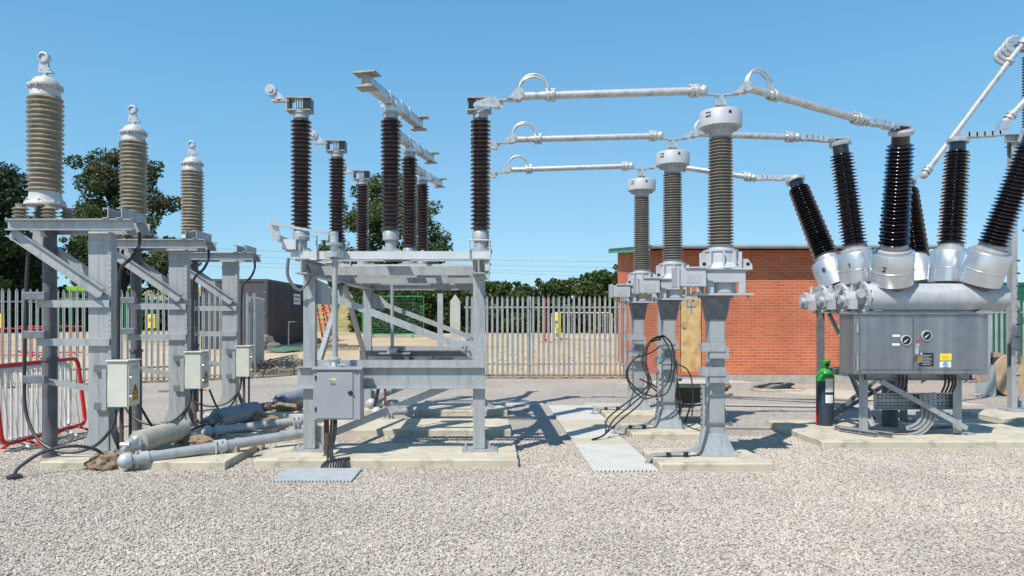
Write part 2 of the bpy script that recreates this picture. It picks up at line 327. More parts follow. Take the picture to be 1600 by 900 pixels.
# loose stones over the near part of the yard
def pebble_field(name,quads,dens,label):
    ng=bpy.data.node_groups.new('loose_stones','GeometryNodeTree')
    ng.interface.new_socket('Geometry',in_out='INPUT',socket_type='NodeSocketGeometry'); ng.interface.new_socket('Geometry',in_out='OUTPUT',socket_type='NodeSocketGeometry')
    N=ng.nodes; L=ng.links
    gi=N.new('NodeGroupInput'); go=N.new('NodeGroupOutput')
    dp=N.new('GeometryNodeDistributePointsOnFaces'); dp.distribute_method='RANDOM'; dp.inputs['Density'].default_value=dens
    L.new(gi.outputs[0],dp.inputs['Mesh'])
    ico=N.new('GeometryNodeMeshIcoSphere'); ico.inputs['Radius'].default_value=1; ico.inputs['Subdivisions'].default_value=2
    pos=N.new('GeometryNodeInputPosition'); nz=N.new('ShaderNodeTexNoise'); nz.inputs['Scale'].default_value=1.1; L.new(pos.outputs[0],nz.inputs['Vector'])
    sub=N.new('ShaderNodeVectorMath'); sub.operation='SUBTRACT'; sub.inputs[1].default_value=(.5,.5,.5); L.new(nz.outputs['Color'],sub.inputs[0])
    sc=N.new('ShaderNodeVectorMath'); sc.operation='SCALE'; sc.inputs['Scale'].default_value=1.6; L.new(sub.outputs[0],sc.inputs[0])
    sp=N.new('GeometryNodeSetPosition'); L.new(ico.outputs[0],sp.inputs['Geometry']); L.new(sc.outputs[0],sp.inputs['Offset'])
    sm=N.new('GeometryNodeSetMaterial'); sm.inputs['Material'].default_value=M['pebble']; L.new(sp.outputs[0],sm.inputs[0])
    ip=N.new('GeometryNodeInstanceOnPoints'); L.new(dp.outputs['Points'],ip.inputs['Points']); L.new(sm.outputs[0],ip.inputs['Instance'])
    rr=N.new('FunctionNodeRandomValue'); rr.data_type='FLOAT_VECTOR'; rr.inputs[0].default_value=(-.5,-.5,0); rr.inputs[1].default_value=(.5,.5,6.28); L.new(rr.outputs[0],ip.inputs['Rotation'])
    rs=N.new('FunctionNodeRandomValue'); rs.data_type='FLOAT_VECTOR'; rs.inputs[0].default_value=(.005,.0045,.004); rs.inputs[1].default_value=(.0165,.0125,.009); rs.inputs['Seed'].default_value=3; L.new(rs.outputs[0],ip.inputs['Scale'])
    ra=N.new('FunctionNodeRandomValue'); ra.data_type='FLOAT'; ra.inputs['Seed'].default_value=9
    sa=N.new('GeometryNodeStoreNamedAttribute'); sa.data_type='FLOAT'; sa.domain='INSTANCE'; sa.inputs['Name'].default_value='stone_tone'
    L.new(ip.outputs[0],sa.inputs['Geometry'])
    for k in sa.inputs:
        if k.name=='Value' and k.enabled: L.new(ra.outputs[1],k)
    L.new(sa.outputs[0],go.inputs[0])
    m=MB(); [m.add(q,[(0,1,2,3)]) for q in quads]
    o=m.build(name,'pebble',smooth=0); md=o.modifiers.new('stones','NODES'); md.node_group=ng
    tag(o,label,'gravel',kind='stuff')
pebble_field('gravel',[[(-3.6,3.9,.008),(3.9,3.9,.008),(9.0,10.5,.008),(-7.9,10.5,.008)]],3300,'loose grey, buff and pinkish limestone gravel in the foreground')
def rim(x0,x1,y0,y1): return [[(x0+.03,y0+.03,.101),(x1-.03,y0+.03,.101),(x1-.03,y0+.16,.101),(x0+.03,y0+.16,.101)],[(x1-.16,y0+.2,.101),(x1-.03,y0+.2,.101),(x1-.03,y1-.03,.101),(x1-.16,y1-.03,.101)]]
pebble_field('stray_gravel',rim(-4.95,-2.9,8.2,9.35)+rim(-2.62,.36,8.32,9.42)+rim(1.9,3.16,8.1,9.06)+rim(4.35,7.75,9.55,11.55),42,'few stray stones spilled along the edges of the front slabs')
def slab(x0,x1,y0,y1,z,label,cuts=None,name='foundation_slab',m='slab',group='concrete foundation slabs'):
    b=MB()
    r=random.Random(int((x0*31+y0*77)*10))
    pts=[]
    n=10
    for (ax,ay,bx,by) in ((x0,y0,x1,y0),(x1,y0,x1,y1),(x1,y1,x0,y1),(x0,y1,x0,y0)):
        for i in range(n):
            t=i/n; j=.008; pts.append((ax+(bx-ax)*t+r.uniform(-j,j), ay+(by-ay)*t+r.uniform(-j,j)))
    b.poly([(p[0]-x0,p[1]-y0) for p in pts],'z',-.15,z)
    o=b.build(name,m,loc=(x0,y0,0),smooth=30,bevel=.014); return tag(o,label,'concrete slab',group)
PH=[8.8,11.0,13.2]
slab(-4.95,-2.9,8.2,9.35,.1,'cream concrete slab nearest the camera under the left row, with a lying ribbed insulator on it')
slab(-4.80,-3.12,10.15,11.4,.1,'cream concrete slab under the middle column of the left row')
slab(-4.70,-2.6,12.25,13.7,.1,'cream concrete slab under the farthest column of the left row')
slab(-2.62,.36,8.32,9.42,.1,'long cream slab under the front legs of the steel frame')
slab(-2.5,.35,10.55,11.7,.1,'long cream slab between the front and rear legs of the steel frame')
slab(-2.55,.36,12.75,13.9,.1,'long cream slab under the rear legs of the steel frame')
slab(1.9,3.16,8.1,9.06,.1,'small cream slab under the nearest current transformer post')
slab(2.02,3.2,10.2,11.2,.1,'small cream slab under the middle current transformer post')
slab(1.98,3.2,12.2,13.3,.1,'small cream slab under the farthest current transformer post')
slab(4.35,7.75,9.55,11.55,.1,'wide cream slab carrying the circuit breaker and the gas bottle')
slab(8.3,10.4,11.9,13.1,.08,'cream slab at the right edge under the tall steel post')
# concrete paths and trough lids
def flat(name,pts,z,m,kind='structure'):
    b=MB(); b.poly(pts,'z',-.05,z); return tag(b.build(name,m,smooth=0),kind=kind)
flat('path',[(3.0,18.9-1.2),(6.7,18.9-1.0),(5.9,18.88),(4.9,18.88)],.12,'concrete')
flat('path',[(-2.3,14.15),(1.1,14.15),(1.1,14.6),(-2.3,14.6)],.02,'concrete')
flat('path',[(1.9,14.1),(8.0,13.4),(8.3,13.9),(1.9,14.5)],.025,'concrete')
flat('path',[(6.3,17.5),(8.2,17.2),(9.6,14.2),(8.2,14.0),(7.4,15.4)],.022,'slab')
# walkway grating panels: fine raised mesh over a tray
def grating(x0,x1,y0,y1,label,name='walkway_grating',group='walkway grating panels',pitch=.045,m='gratep'):
    t=thing(name,(x0,y0,0),label,'grating',group); w=x1-x0; l=y1-y0
    b=MB(); b.box(0,w,0,l,.002,.016); b.build('tray','gratebase',t,smooth=0)
    b=MB(); k=0.
    nx=max(2,int(w/pitch)); ny=max(2,int(l/pitch))
    for i in range(nx+1):
        x=w*i/nx; b.box(max(0,x-.006),min(w,x+.006),0,l,.016,.034)
    for i in range(ny+1):
        y=l*i/ny; b.box(0,w,max(0,y-.006),min(l,y+.006),.016,.0335)
    b.build('mesh_bars',m,t,smooth=0); return t
M['gratebase']=mat('grating_underside',(.40,.38,.34),(.32,.31,.28),.8,0,5)
M['gratep']=mat('pale_grp_grating',(.66,.645,.59),(.58,.565,.51),.6,0,3)
M['grateb']=mat('buff_grp_grating',(.62,.56,.42),(.55,.50,.38),.6,0,3)
gy=[8.05,8.9,9.75,10.2,11.1,12.0,13.0,14.05]
gl=['pale grating panel at the near end of the walkway','second grating panel from the near end of the walkway','short buff grating panel in the middle of the walkway','pale grating panel beyond the short buff one','buff grating panel crossed by a shadow beside the middle transformer slab','pale grating panel between the two far buff patches','last pale grating panel at the far end of the walkway']
for i in range(7):
    grating(1.16,1.88 if i<5 else 1.96,gy[i]+.004,gy[i+1]-.004,gl[i],m='grateb' if i in(2,4) else 'gratep')
grating(-2.2,-1.38,7.55,8.18,'small galvanised mesh panel lying on gravel before the steel frame',name='mesh_panel',group=None,pitch=.035,m='whitesteel')
# ------------------------------------------------------------------ voltage transformers (left row)
def make_vt():
    t=thing('instrument_transformer',(0,0,0),'','voltage transformer','tan ribbed transformers on cantilevered steel columns')
    # local origin at column foot (slab top at z=.1)
    b=MB(); b.box(-.12,.12,-.11,.09,.13,2.70); b.box(-.126,.126,-.116,.096,2.55,2.60)
    b.box(-.002,.003,-.113,-.108,.2,2.5)
    b.build('column','galv',t,smooth=0,bevel=.004)
    b=MB(); b.box(-.26,.26,-.2,.2,.1,.125)
    for sx in(-1,1):
        for yy in(-.11,.11):
            b.poly([(sx*.122,.125),(sx*.22,.125),(sx*.122,.36)],'y',yy*.8-.006,yy*.8+.006)
    for sx in(-.21,.21):
        for sy in(-.15,.15): b.cyl((sx,sy,.12),(sx,sy,.17),.014,n=8); b.cyl((sx,sy,.126),(sx,sy,.14),.026,n=6)
    b.build('base_plate','galv',t)
    for yy,fl in((-.2,-1),(.2,1)):
        b=MB(); b.chan((-1.0,yy,2.775),(.46,yy,2.775),.07,.13,.012,flip=-fl if yy<0 else -fl); 
        b.build('beam','galv',t,smooth=0)
    for xx in(.2,.36):
        b=MB(); b.chan((xx,-.28,2.905),(xx,.3,2.905),.07,.12,.01,flip=-1); b.build('cross_beam','galv',t,smooth=0)
    for yy in(-.17,.17):
        b=MB(); b.chan((-.98,yy,2.70),(.08,yy,1.98),.06,.125,.01,up=(0,0,1),flip=1 if yy<0 else -1); b.build('strut','galv',t,smooth=0)
    for z in(1.86,1.41):
        b=MB(); b.chan((-.70,-.16,z),(.15,-.16,z),.06,.085,.01,flip=-1); b.build('bracket_arm','galv',t,smooth=0)
    b=MB(); b.bar((-.62,-.1,.95),(-.12,-.05,.86),.02,.07); b.build('bracket_arm','galv',t,smooth=0)
    for z in(1.95,1.50,.98):
        b=MB(); b.box(-.82,-.56,-.24,-.14,z-.045,z+.045); b.build('pipe_clamp','galvdark',t,smooth=0,bevel=.005)
    b=MB(); b.cyl((-.72,.14,.0),(-.72,.14,1.2),.085,n=20); b.cyl((-.72,.14,1.2),(-.72,.14,2.9),.078,n=20); b.cyl((-.72,.14,1.18),(-.72,.14,1.22),.1,n=20)
    b.build('duct','duct',t)
    # perforated tray on the side of the column
    b=MB(); b.chan((.155,-.09,.9),(.155,-.09,2.7),.035,.07,.004,up=(0,1,0),flip=1)
    b.cur=1
    for k in range(26):
        z=.95+k*.065; b.cyl((.14,-.128,z),(.14,-.1262,z),.006,n=8)
    b.build('cable_tray',['galv','blackpl'],t,smooth=0)
    for z,x1 in((1.10,.14),(.66,.14)):
        b=MB(); b.chan((-.03,-.16,z),(x1,-.16,z),.05,.085,.008,flip=-1); b.build('bracket','galvdark',t,smooth=0)
    b=MB(); b.box(.1,.15,-.23,-.21,.62,1.1); b.build('mounting_strip','galv',t,smooth=0)
    # control box
    b=MB(); b.box(.17,.40,-.24,.06,.66,1.185); bx=b.build('control_box','cream',t,smooth=0,bevel=.006)
    b=MB(); b.box(.15,.42,-.26,.08,1.187,1.205); b.build('rain_hood','cream',bx,smooth=0,bevel=.004)
    b=MB(); b.box(.4005,.412,-.228,.048,.675,1.17); dr=b.build('door','cream',bx,smooth=0,bevel=.003)
    for z in(.78,1.0):
        b=MB(); b.cyl((.412,-.2,z),(.432,-.2,z),.018,n=14); b.box(.43,.44,-.206,-.194,z-.025,z+.012); b.build('latch','alubright',dr)
    b=MB(); b.poly([(-.15,.72),(.01,.72),(.01,.79),(-.07,.93),(-.15,.79)],'x',.4122,.4142); wl=b.build('warning_label','plate_orange',dr,smooth=0)
    b=MB(); 
    for p,q in(((-.13,.80),(-.01,.80)),((-.13,.80),(-.07,.905)),((-.01,.80),(-.07,.905)),((-.07,.825),(-.062,.87)),((-.13,.765),(-.01,.765)),((-.13,.742),(-.01,.742))): b.bar((.4148,p[0],p[1]),(.4148,q[0],q[1]),.009,.009)
    b.build('printed_mark','blackpl',dr,smooth=0)
    b=MB(); b.box(.4122,.414,-.14,-.0,1.09,1.15); b.build('rating_plate','castgrey',dr,smooth=0)
    b=MB(); b.box(.24,.275,-.1,-.065,.1,.66); b.build('conduit','rust',t,smooth=0); b=MB(); b.box(.31,.335,-.02,.01,.1,.66); b.build('conduit','rust',t,smooth=0)
    # feeder conduit from the beam down to the box
    b=MB(); b.tube(spline([(.40,.06,2.72),(.41,.04,2.58),(.36,-.02,2.42),(.25,-.06,2.3),(.22,-.07,2.15),(.215,-.07,1.8),(.215,-.07,1.19)],8),.02,n=8); b.build('feeder_cable','rubber',t)
    # long sagging cable beside the duct
    b=MB(); b.tube(spline([(-.80,-.1,2.7),(-.82,-.14,2.3),(-.83,-.16,1.6),(-.84,-.16,.95),(-.80,-.2,.62),(-.65,-.28,.35),(-.42,-.33,.19),(-.15,-.33,.16),(.08,-.3,.24),(.22,-.24,.42),(.24,-.17,.60),(.24,-.15,.66)],8),.02,n=8); b.build('hanging_cable','rubber',t)
    b=MB(); b.cyl((.24,-.15,.60),(.24,-.15,.665),.032,n=12); gl_=b.build('cable_gland','blue',t)
    # the transformer itself
    X=-.69
    for dx in(-.17,.17):
        for dy in(-.2,.16):
            b=MB(); b.lathe([(.05,0),(.05,.01)]+sheds(.015,.14,3,.05,.092)+[(.05,.145),(.055,.175)],(X+dx,dy,2.845),(X+dx,dy,3.845),n=18); b.build('support_insulator','tan',t)
    b=MB(); b.lathe([(.21,0),(.225,.005),(.225,.03),(.215,.045),(.195,.055),(.175,.12),(.172,.17)],(X,0,3.02),(X,0,4),n=36)
    for k in range(8):
        a=2*pi*k/8+.2; b.cyl((X+.205*cos(a),.205*sin(a),3.05),(X+.205*cos(a),.205*sin(a),3.085),.018,n=6)
    b.build('base_flange','tanwhite',t)
    b=MB(); b.box(X-.06,X+.06,-.06,.06,2.85,3.02); b.build('terminal_base','duct',t)
    b=MB(); b.lathe(sheds(0,1.14,20,.163,.203,.195),(X,0,3.185),(X,0,5),n=40); b.build('porcelain','tan',t)
    b=MB(); b.lathe([(.17,0),(.165,.03),(.16,.1),(.185,.105),(.195,.11),(.195,.135),(.18,.14),(.16,.145),(.15,.17),(.13,.20),(.10,.225),(.05,.24),(.04,.25)],(X,0,4.32),(X,0,5),n=36)
    for k in range(12):
        a=2*pi*k/12; b.cyl((X+.178*cos(a),.178*sin(a),4.405),(X+.178*cos(a),.178*sin(a),4.425),.014,n=6)
    b.build('top_cap','tanwhite',t)
    b=MB(); b.cyl((X,0,4.55),(X,0,4.61),.03,n=12); b.box(X-.07,X+.09,-.03,.03,4.605,4.625)
    b.poly([(X-.075,4.62),(X+.09,4.62),(X+.045,4.67),(X+.03,4.78),(X-.05,4.78),(X-.065,4.7)],'y',-.022,.022)
    b.lathe([(.03,0),(.062,.0),(.062,.075),(.045,.078),(.045,.06),(.0,.06)],(X-.01,.035,4.79),(X-.01,-1,4.79),n=24)
    for dx in(-.05,.05): b.cyl((X+dx,-.03,4.65),(X+dx,-.022,4.65),.02,n=6)
    b.build('terminal_clamp','alu',t)
    return t
vt=make_vt(); vt.location=(-4.56,PH[0],0)
vt['label']='tan ribbed transformer on the nearest left column, the largest and leftmost of three'
copy_tree(vt,loc=(-4.56,PH[1],0),label='tan ribbed transformer on the middle column of the left row')
copy_tree(vt,loc=(-4.56,PH[2],0),label='tan ribbed transformer on the farthest column of the left row, beside the container')
# ------------------------------------------------------------------ disconnector support frame
FX0,FX1=-2.12,-.09
t=thing('steel_frame',(-1.1,8.9,0),'galvanised steel support frame with diagonal braces on three slabs','steel frame'); o0=V((-1.1,8.9,0))
def fpart(name,fn,m='galv',**k):
    b=MB(); fn(b); b.v=[tuple(V(v)-o0) for v in b.v]; return b.build(name,m,t,smooth=k.get('smooth',0))
for y in(8.9,13.2):
    for x in(FX0,FX1):
        fpart('leg',lambda b:(b.chan((x-.07,y-.055,.12),(x-.07,y-.055,2.2),.11,.001+.001,.001,up=(0,1,0)) if 0 else b.box(x-.07,x+.07,y-.06,y+.06,.13,2.2)))
        fpart('base_plate',lambda b:(b.box(x-.2,x+.22,y-.14,y+.14,.1,.125), [b.cyl((x+sx,y+sy,.125),(x+sx,y+sy,.17),.014,n=8) for sx in(-.16,.17) for sy in(-.1,.1)], b.poly([(x+.07,.125),(x+.17,.125),(x+.07,.26)],'y',y-.005,y+.005)))
for x in(FX0,FX1):
    fpart('long_beam',lambda b:b.ibeam((x,8.45,2.29),(x,13.6,2.29),.14,.175,.014))
    fpart('side_brace',lambda b:(b.bar((x,10.95,2.2),(x,9.05,.92),.06,.09)))
    fpart('side_brace',lambda b:(b.bar((x+.001,11.0,2.2),(x+.001,13.05,.92),.06,.09)))
for y in(8.9,11.05,13.2):
    fpart('cross_beam',lambda b:b.chan((FX0+.075,y+.1,2.27),(FX1-.075,y+.1,2.27),.06,.11,.012,flip=-1))
    fpart('cross_beam',lambda b:b.chan((FX0+.075,y+.55,2.26),(FX1-.075,y+.55,2.26),.06,.10,.012,flip=-1))
fpart('cross_beam',lambda b:b.chan((FX0-.13,8.83,.985),(FX1+.07,8.83,.985),.07,.265,.014,flip=1))
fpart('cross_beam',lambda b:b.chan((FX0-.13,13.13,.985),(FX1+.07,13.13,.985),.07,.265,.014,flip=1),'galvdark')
for y in(8.9,13.2):
    fpart('rail',lambda b:b.ang((FX0+.07,y-.02,1.10),(FX1-.07,y-.02,1.10),.05,.09,.008))
    fpart('brace',lambda b:b.bar((FX0+.30,y,1.93),(FX1-.16,y,1.33),.03,.085))
    fpart('gusset_plate',lambda b:(b.poly([(FX0+.072,2.16),(FX0+.2,2.10),(FX0+.36,1.96),(FX0+.3,1.85),(FX0+.072,1.86)],'y',y+.017,y+.027),[b.cyl((FX0+dx,y+.027,zz),(FX0+dx,y-.0,zz),.018,n=6) for dx,zz in((.26,1.95),(.17,1.99))]))
    fpart('gusset_plate',lambda b:(b.poly([(FX1-.072,1.2),(FX1-.072,1.42),(FX1-.26,1.42),(FX1-.3,1.34)],'y',y+.017,y+.027),[b.cyl((FX1+dx,y+.027,zz),(FX1+dx,y-.03,zz),.018,n=6) for dx,zz in((-.2,1.36),(-.13,1.32))]))
    fpart('brace',lambda b:b.bar((FX0+.18,y,.27),(FX0+1.72,y,.90),.03,.085))
    fpart('gusset_plate',lambda b:(b.poly([(FX0+.072,.14),(FX0+.26,.14),(FX0+.3,.26),(FX0+.24,.36),(FX0+.072,.4)],'y',y+.017,y+.027),b.cyl((FX0+.2,y+.027,.27),(FX0+.2,y-.025,.27),.018,n=6)))
# ------------------------------------------------------------------ disconnector, one per phase
def post_ins(t,x,y=0,z0=2.75,z1=4.08,top=True):
    b=MB(); b.lathe([(.075,0),(.1,.01),(.1,.1),(.085,.13),(.07,.14)],(x,y,z0-.13),(x,y,z0+1),n=28); i_m=b.build('insulator_base','galv',t)
    b=MB(); b.lathe(sheds(0,z1-z0,26,.078,.124),(x,y,z0),(x,y,9),n=32); b.build('insulator','brown',t)
    b=MB(); b.lathe([(.078,0),(.09,.01),(.09,.06),(.1,.065),(.1,.09),(.06,.095)],(x,y,z1),(x,y,9),n=28); b.build('insulator_cap','galv',t)
def make_disc(first=False):
    t=thing('disconnector',(0,0,0),'','disconnector','three phase disconnectors on the steel frame')
    # local origin: x world, y=0 at phase
    b=MB(); b.chan((-2.31,-.17,2.435),(.04,-.17,2.435),.06,.095,.01,flip=-1); b.chan((-2.31,.17,2.435),(.04,.17,2.435),.06,.095,.01,flip=1)
    b.build('base_channel','whitesteel',t,smooth=0)
    for x in(-2.23,-1.15,-.07):
        b=MB(); b.box(x-.14,x+.14,-.17,.17,2.484,2.5); b.cyl((x,0,2.38),(x,0,2.64),.07,n=20); b.cyl((x,0,2.5),(x,0,2.53),.11,n=20); b.build('bearing','galv',t)
        post_ins(t,x)
    # left contact housing with terminal arm
    def housing(x,sgn):
        b=MB(); b.box(x-.16,x+.13,-.10,.10,4.315,4.33); b.box(x-.16,x+.13,-.10,.10,4.17,4.185)
        b.box(x-.16*1,x-.145,-.10,.10,4.185,4.315) if sgn<0 else b.box(x+.115,x+.13,-.10,.10,4.185,4.315)
        b.box(x-.145,x-.13,.07,.10,4.185,4.315); 
        b.build('contact_housing','terminal',t,smooth=0)
        b=MB(); b.box(x+.05 if sgn<0 else x-.145,x+.132 if sgn<0 else x-.08,-.085,.085,4.187,4.313); b.build('contact_shield','blackpl',t,smooth=0)
        b=MB()
        for k in range(5): b.box(x-.05+k*.02,x-.04+k*.02,-.08,.08,4.2,4.31)
        b.build('contact_finger','alubright',t,smooth=0)
    housing(-2.23,-1); housing(-.07,1)
    b=MB(); b.bar((-2.36,-.05,4.29),(-2.56,-.05,4.29),.08,.022); b.poly([(-2.48,4.28),(-2.40,4.31),(-2.53,4.44),(-2.62,4.44),(-2.6,4.36)],'y',-.09,-.02); b.cyl((-2.57,-.11,4.41),(-2.57,0,4.41),.066,n=24)
    b.cyl((-2.57,-.125,4.41),(-2.57,-.1,4.41),.03,n=12)
    b.build('terminal_arm','alu',t)
    b=MB(); b.poly([(-.16,4.2),(.14,4.18),(.16,4.23),(.1,4.31),(.02,4.30),(-.14,4.24)],'y',-.175,-.155); b.bar((.09,-.1,4.2),(.16,-.1,4.2),.08,.02); b.bar((.16,-.1,4.19),(.16,-.1,4.29),.08,.02); b.bar((.15,-.1,4.285),(.32,-.1,4.285),.08,.02)
    b.poly([(.24,4.28),(.38,4.28),(.43,4.34),(.38,4.41),(.33,4.39)],'y',-.14,-.06); b.cyl((.385,-.16,4.36),(.385,-.04,4.36),.06,n=20)
    b.build('terminal_plate','alu',t)
    # open blade, swung square to the busbar
    d=V((.24,1.05,0)).normalized(); c=V((-1.15,0,0))
    b=MB(); b.ext([(-.05,-.055),(.05,-.055),(.06,0),(.05,.055),(-.05,.055),(-.06,0)],c+d*-.78+V((0,0,4.3)),c+d*1.08+V((0,0,4.3)))
    bl=b.build('blade','alu',t)
    for s0,s1 in((.2,.26),(.5,.54),(-.2,-.17)):
        b=MB(); b.bar(c+d*s0+V((0,0,4.3)),c+d*s1+V((0,0,4.3)),.15,.14); b.build('blade_clamp','alubright',bl,smooth=0)
    b=MB(); b.bar(c+d*-.08+V((0,0,4.25)),c+d*.2+V((0,0,4.25)),.2,.08); b.cyl(c+V((0,0,4.17)),c+V((0,0,4.235)),.1,n=24); b.build('blade_seat','alubright',bl,smooth=30)
    for s0,s1 in((-.86,-.66),(1.0,1.14)):
        b=MB(); b.bar(c+d*s0+V((0,0,4.385)),c+d*s1+V((0,0,4.385)),.26,.016); b.bar(c+d*s0+V((0,0,4.23)),c+d*s1+V((0,0,4.23)),.2,.016); b.bar(c+d*(s0+.07)+V((0,0,4.31)),c+d*(s1-.02)+V((0,0,4.31)),.09,.15); b.build('blade_contact','terminal',bl,smooth=0)
    # earthing blade: vertical white tube beside the left insulator, with its mechanism
    b=MB(); b.cyl((-2.33,.24,2.5),(-2.33,.24,4.1),.022,n=12); b.box(-2.36,-2.3,.18,.3,2.48,2.56); b.build('earthing_blade','whitesteel',t)
    b=MB(); b.tube([(-2.2,-.19,2.49),(-2.2,-.19,2.66),(-2.0,-.19,2.66),(-2.0,-.19,2.38),(-2.15,-.19,2.38)],.014,n=4); b.box(-2.4,-2.24,-.22,-.05,2.5,2.62)
    b.tube([(-.2,-.195,2.40),(-.2,-.195,2.61),(.045,-.195,2.61),(.045,-.195,2.40)],.012,n=4); b.build('bracket','whitesteel',t,smooth=0)
    return t
dc=make_disc(); dc.location=(0,8.9,0); dc['label']='nearest disconnector phase, brown insulators with an open blade at the front of the frame'
# linkage shown on the near phase only
b=MB(); b.cyl((-2.44,-.3,2.63),(-2.44,.2,2.63),.04,n=18); b.cyl((-2.44,-.302,2.63),(-2.44,-.3,2.63),.028,n=14)
b.poly([(-2.5,2.6),(-2.40,2.6),(-2.44,2.8),(-2.5,2.84),(-2.56,2.80)],'y',-.26,-.24); b.cyl((-2.5,-.29,2.79),(-2.5,-.2,2.79),.02,n=10)
b.bar((-2.5,-.28,2.79),(-1.84,-.28,2.68),.03,.03); b.cyl((-1.78,-.26,2.40),(-1.78,-.26,2.70),.05,n=20); b.cyl((-1.78,-.26,2.40),(-1.78,-.26,2.47),.11,n=24); b.cyl((-1.78,-.26,2.54),(-1.78,-.26,2.57),.1,n=24)
lk=b.build('linkage','alu',dc)
b=MB(); b.cyl((-1.77,-.26,1.15),(-1.77,-.26,2.4),.033,n=18); b.build('drive_shaft','galv',dc)
b=MB(); b.tube(spline([(-2.33,-.2,2.4),(-2.34,-.2,2.2),(-2.26,-.17,2.05),(-2.2,-.14,2.02)],6),.02,n=8); b.tube(spline([(-2.2,-.14,2.02),(-2.08,-.17,2.15),(-2.1,-.2,2.3),(-2.2,-.2,2.39)],6),.012,n=8); b.build('earth_strap','galvdark',dc)
d2=make_disc(); d2.location=(0,11.05,0); d2['label']='middle disconnector phase, brown insulators between the front and rear ones on the frame'
copy_tree(d2,loc=(0,13.3,0),label='farthest disconnector phase, brown insulators at the rear of the frame, in front of the tree')
b=MB(); b.cyl((-.93,-.35,2.64),(-.8,.1,2.52),.04,n=16); b.build('link_tube','galvdark',d2)
# drive cabinet
bx=thing('drive_cabinet',(-1.98,8.45,0),'grey painted drive cabinet with one door bolted to the front beam of the frame','cabinet')
b=MB(); b.box(0,.54,0,.26,.53,1.10); b.build('body','boxgrey',bx,smooth=0,bevel=.006)
b=MB(); b.box(-.012,.56,-.03,.28,1.102,1.125); b.build('roof_hood','boxgrey',bx,smooth=0,bevel=.004)
b=MB(); b.box(.045,.455,-.012,-.001,.545,1.075); dr=b.build('door','boxgrey',bx,smooth=0,bevel=.005)
b=MB()
for z in(.63,.99): b.box(.02,.036,-.013,-.002,z,z+.045)
b.build('hinge','blackpl',dr,smooth=0)
b=MB(); b.lathe([(.0,0),(.024,0),(.024,.012),(0,.016)],(.43,-.012,.84),(.43,-1,.84),n=16); b.box(.4,.46,-.03,-.024,.833,.847); b.build('handle','blackpl',dr)
b=MB(); b.box(.215,.27,-.0145,-.0125,.985,1.005); b.build('yellow_label','plate_yellow',dr,smooth=0)
b=MB(); b.box(.19,.213,-.0145,-.0125,.985,1.005); b.box(.19,.27,-.0145,-.0125,.925,.95); b.build('rating_plate','head',dr,smooth=0)
b=MB(); [b.box(.2,.262,-.0155,-.0146,z,z+.004) for z in(.93,.937,.944)]; b.box(.2,.208,-.0155,-.0125,.962,.972); b.build('printed_mark','blackpl',dr,smooth=0)
b=MB(); b.cyl((.5,-.006,1.06),(.5,.0,1.06),.012,n=12); b.build('indicator','green',bx)
b=MB(); b.lathe([(.06,0),(.09,.0),(.09,.02),(.06,.03),(.05,.08),(.07,.085),(.07,.1),(.04,.11)],(.22,.13,1.125),(.22,.13,3),n=20)
for k in range(6): b.cyl((.22+.08*cos(k),.13+.08*sin(k),1.13),(.22+.08*cos(k),.13+.08*sin(k),1.18),.016,n=6)
b.bar((.1,.13,1.16),(.38,.13,1.16),.05,.03); b.build('coupling','alu',bx)
b=MB(); b.box(.10,.15,.1,.15,.1,.53); b.tube([(.1,.08,.1),(.06,.0,.02),(.04,-.14,.0)],.02,n=4); b.build('support_strip','rust',bx,smooth=0)
b=MB()
for dx in(0,.03,.055): b.tube(spline([(.2+dx,.05,.55),(.19+dx,.03,.35),(.16+dx,0,.18),(.2+dx,-.12,.08),(.24+dx,-.2,.02)],8),.014,n=8)
b.build('cable','rubber',bx)
b=MB()
for k in range(9): b.tube([(.15+.028*k,-.26,.01),(.15+.03*k,-.22,.05+.006*k),(.19+.03*k,-.12,.09+.004*k),(.2+.03*k,-.06,.02)],.014,n=6)
b.build('corrugated_duct','rubber',bx)
bx2=thing('drive_cabinet',(-1.85,12.85,.0),'small dark drive cabinet at the rear of the frame below its thin vertical shaft','cabinet')
b=MB(); b.box(0,.5,0,.2,.72,1.06); b.build('body','duct',bx2,smooth=0,bevel=.005)
b=MB(); b.box(-.02,.52,-.02,.22,1.062,1.08); b.build('roof_hood','boxgrey',bx2,smooth=0)
b=MB(); b.cyl((.2,.1,1.08),(.2,.1,2.4),.03,n=14); b.build('drive_shaft','galv',bx2)
b=MB(); b.cyl((.2,.1,1.08),(.2,.1,1.16),.09,n=18); b.build('coupling','alu',bx2)
b=MB(); b.box(.06,.1,.05,.09,.1,.72); b.build('support_strip','rust',bx2,smooth=0)
b=MB(); b.tube(spline([(-.02,.08,.75),(-.04,.06,.45),(-.1,.02,.15)],5),.03,n=8); b.build('cable','rubber',bx2)
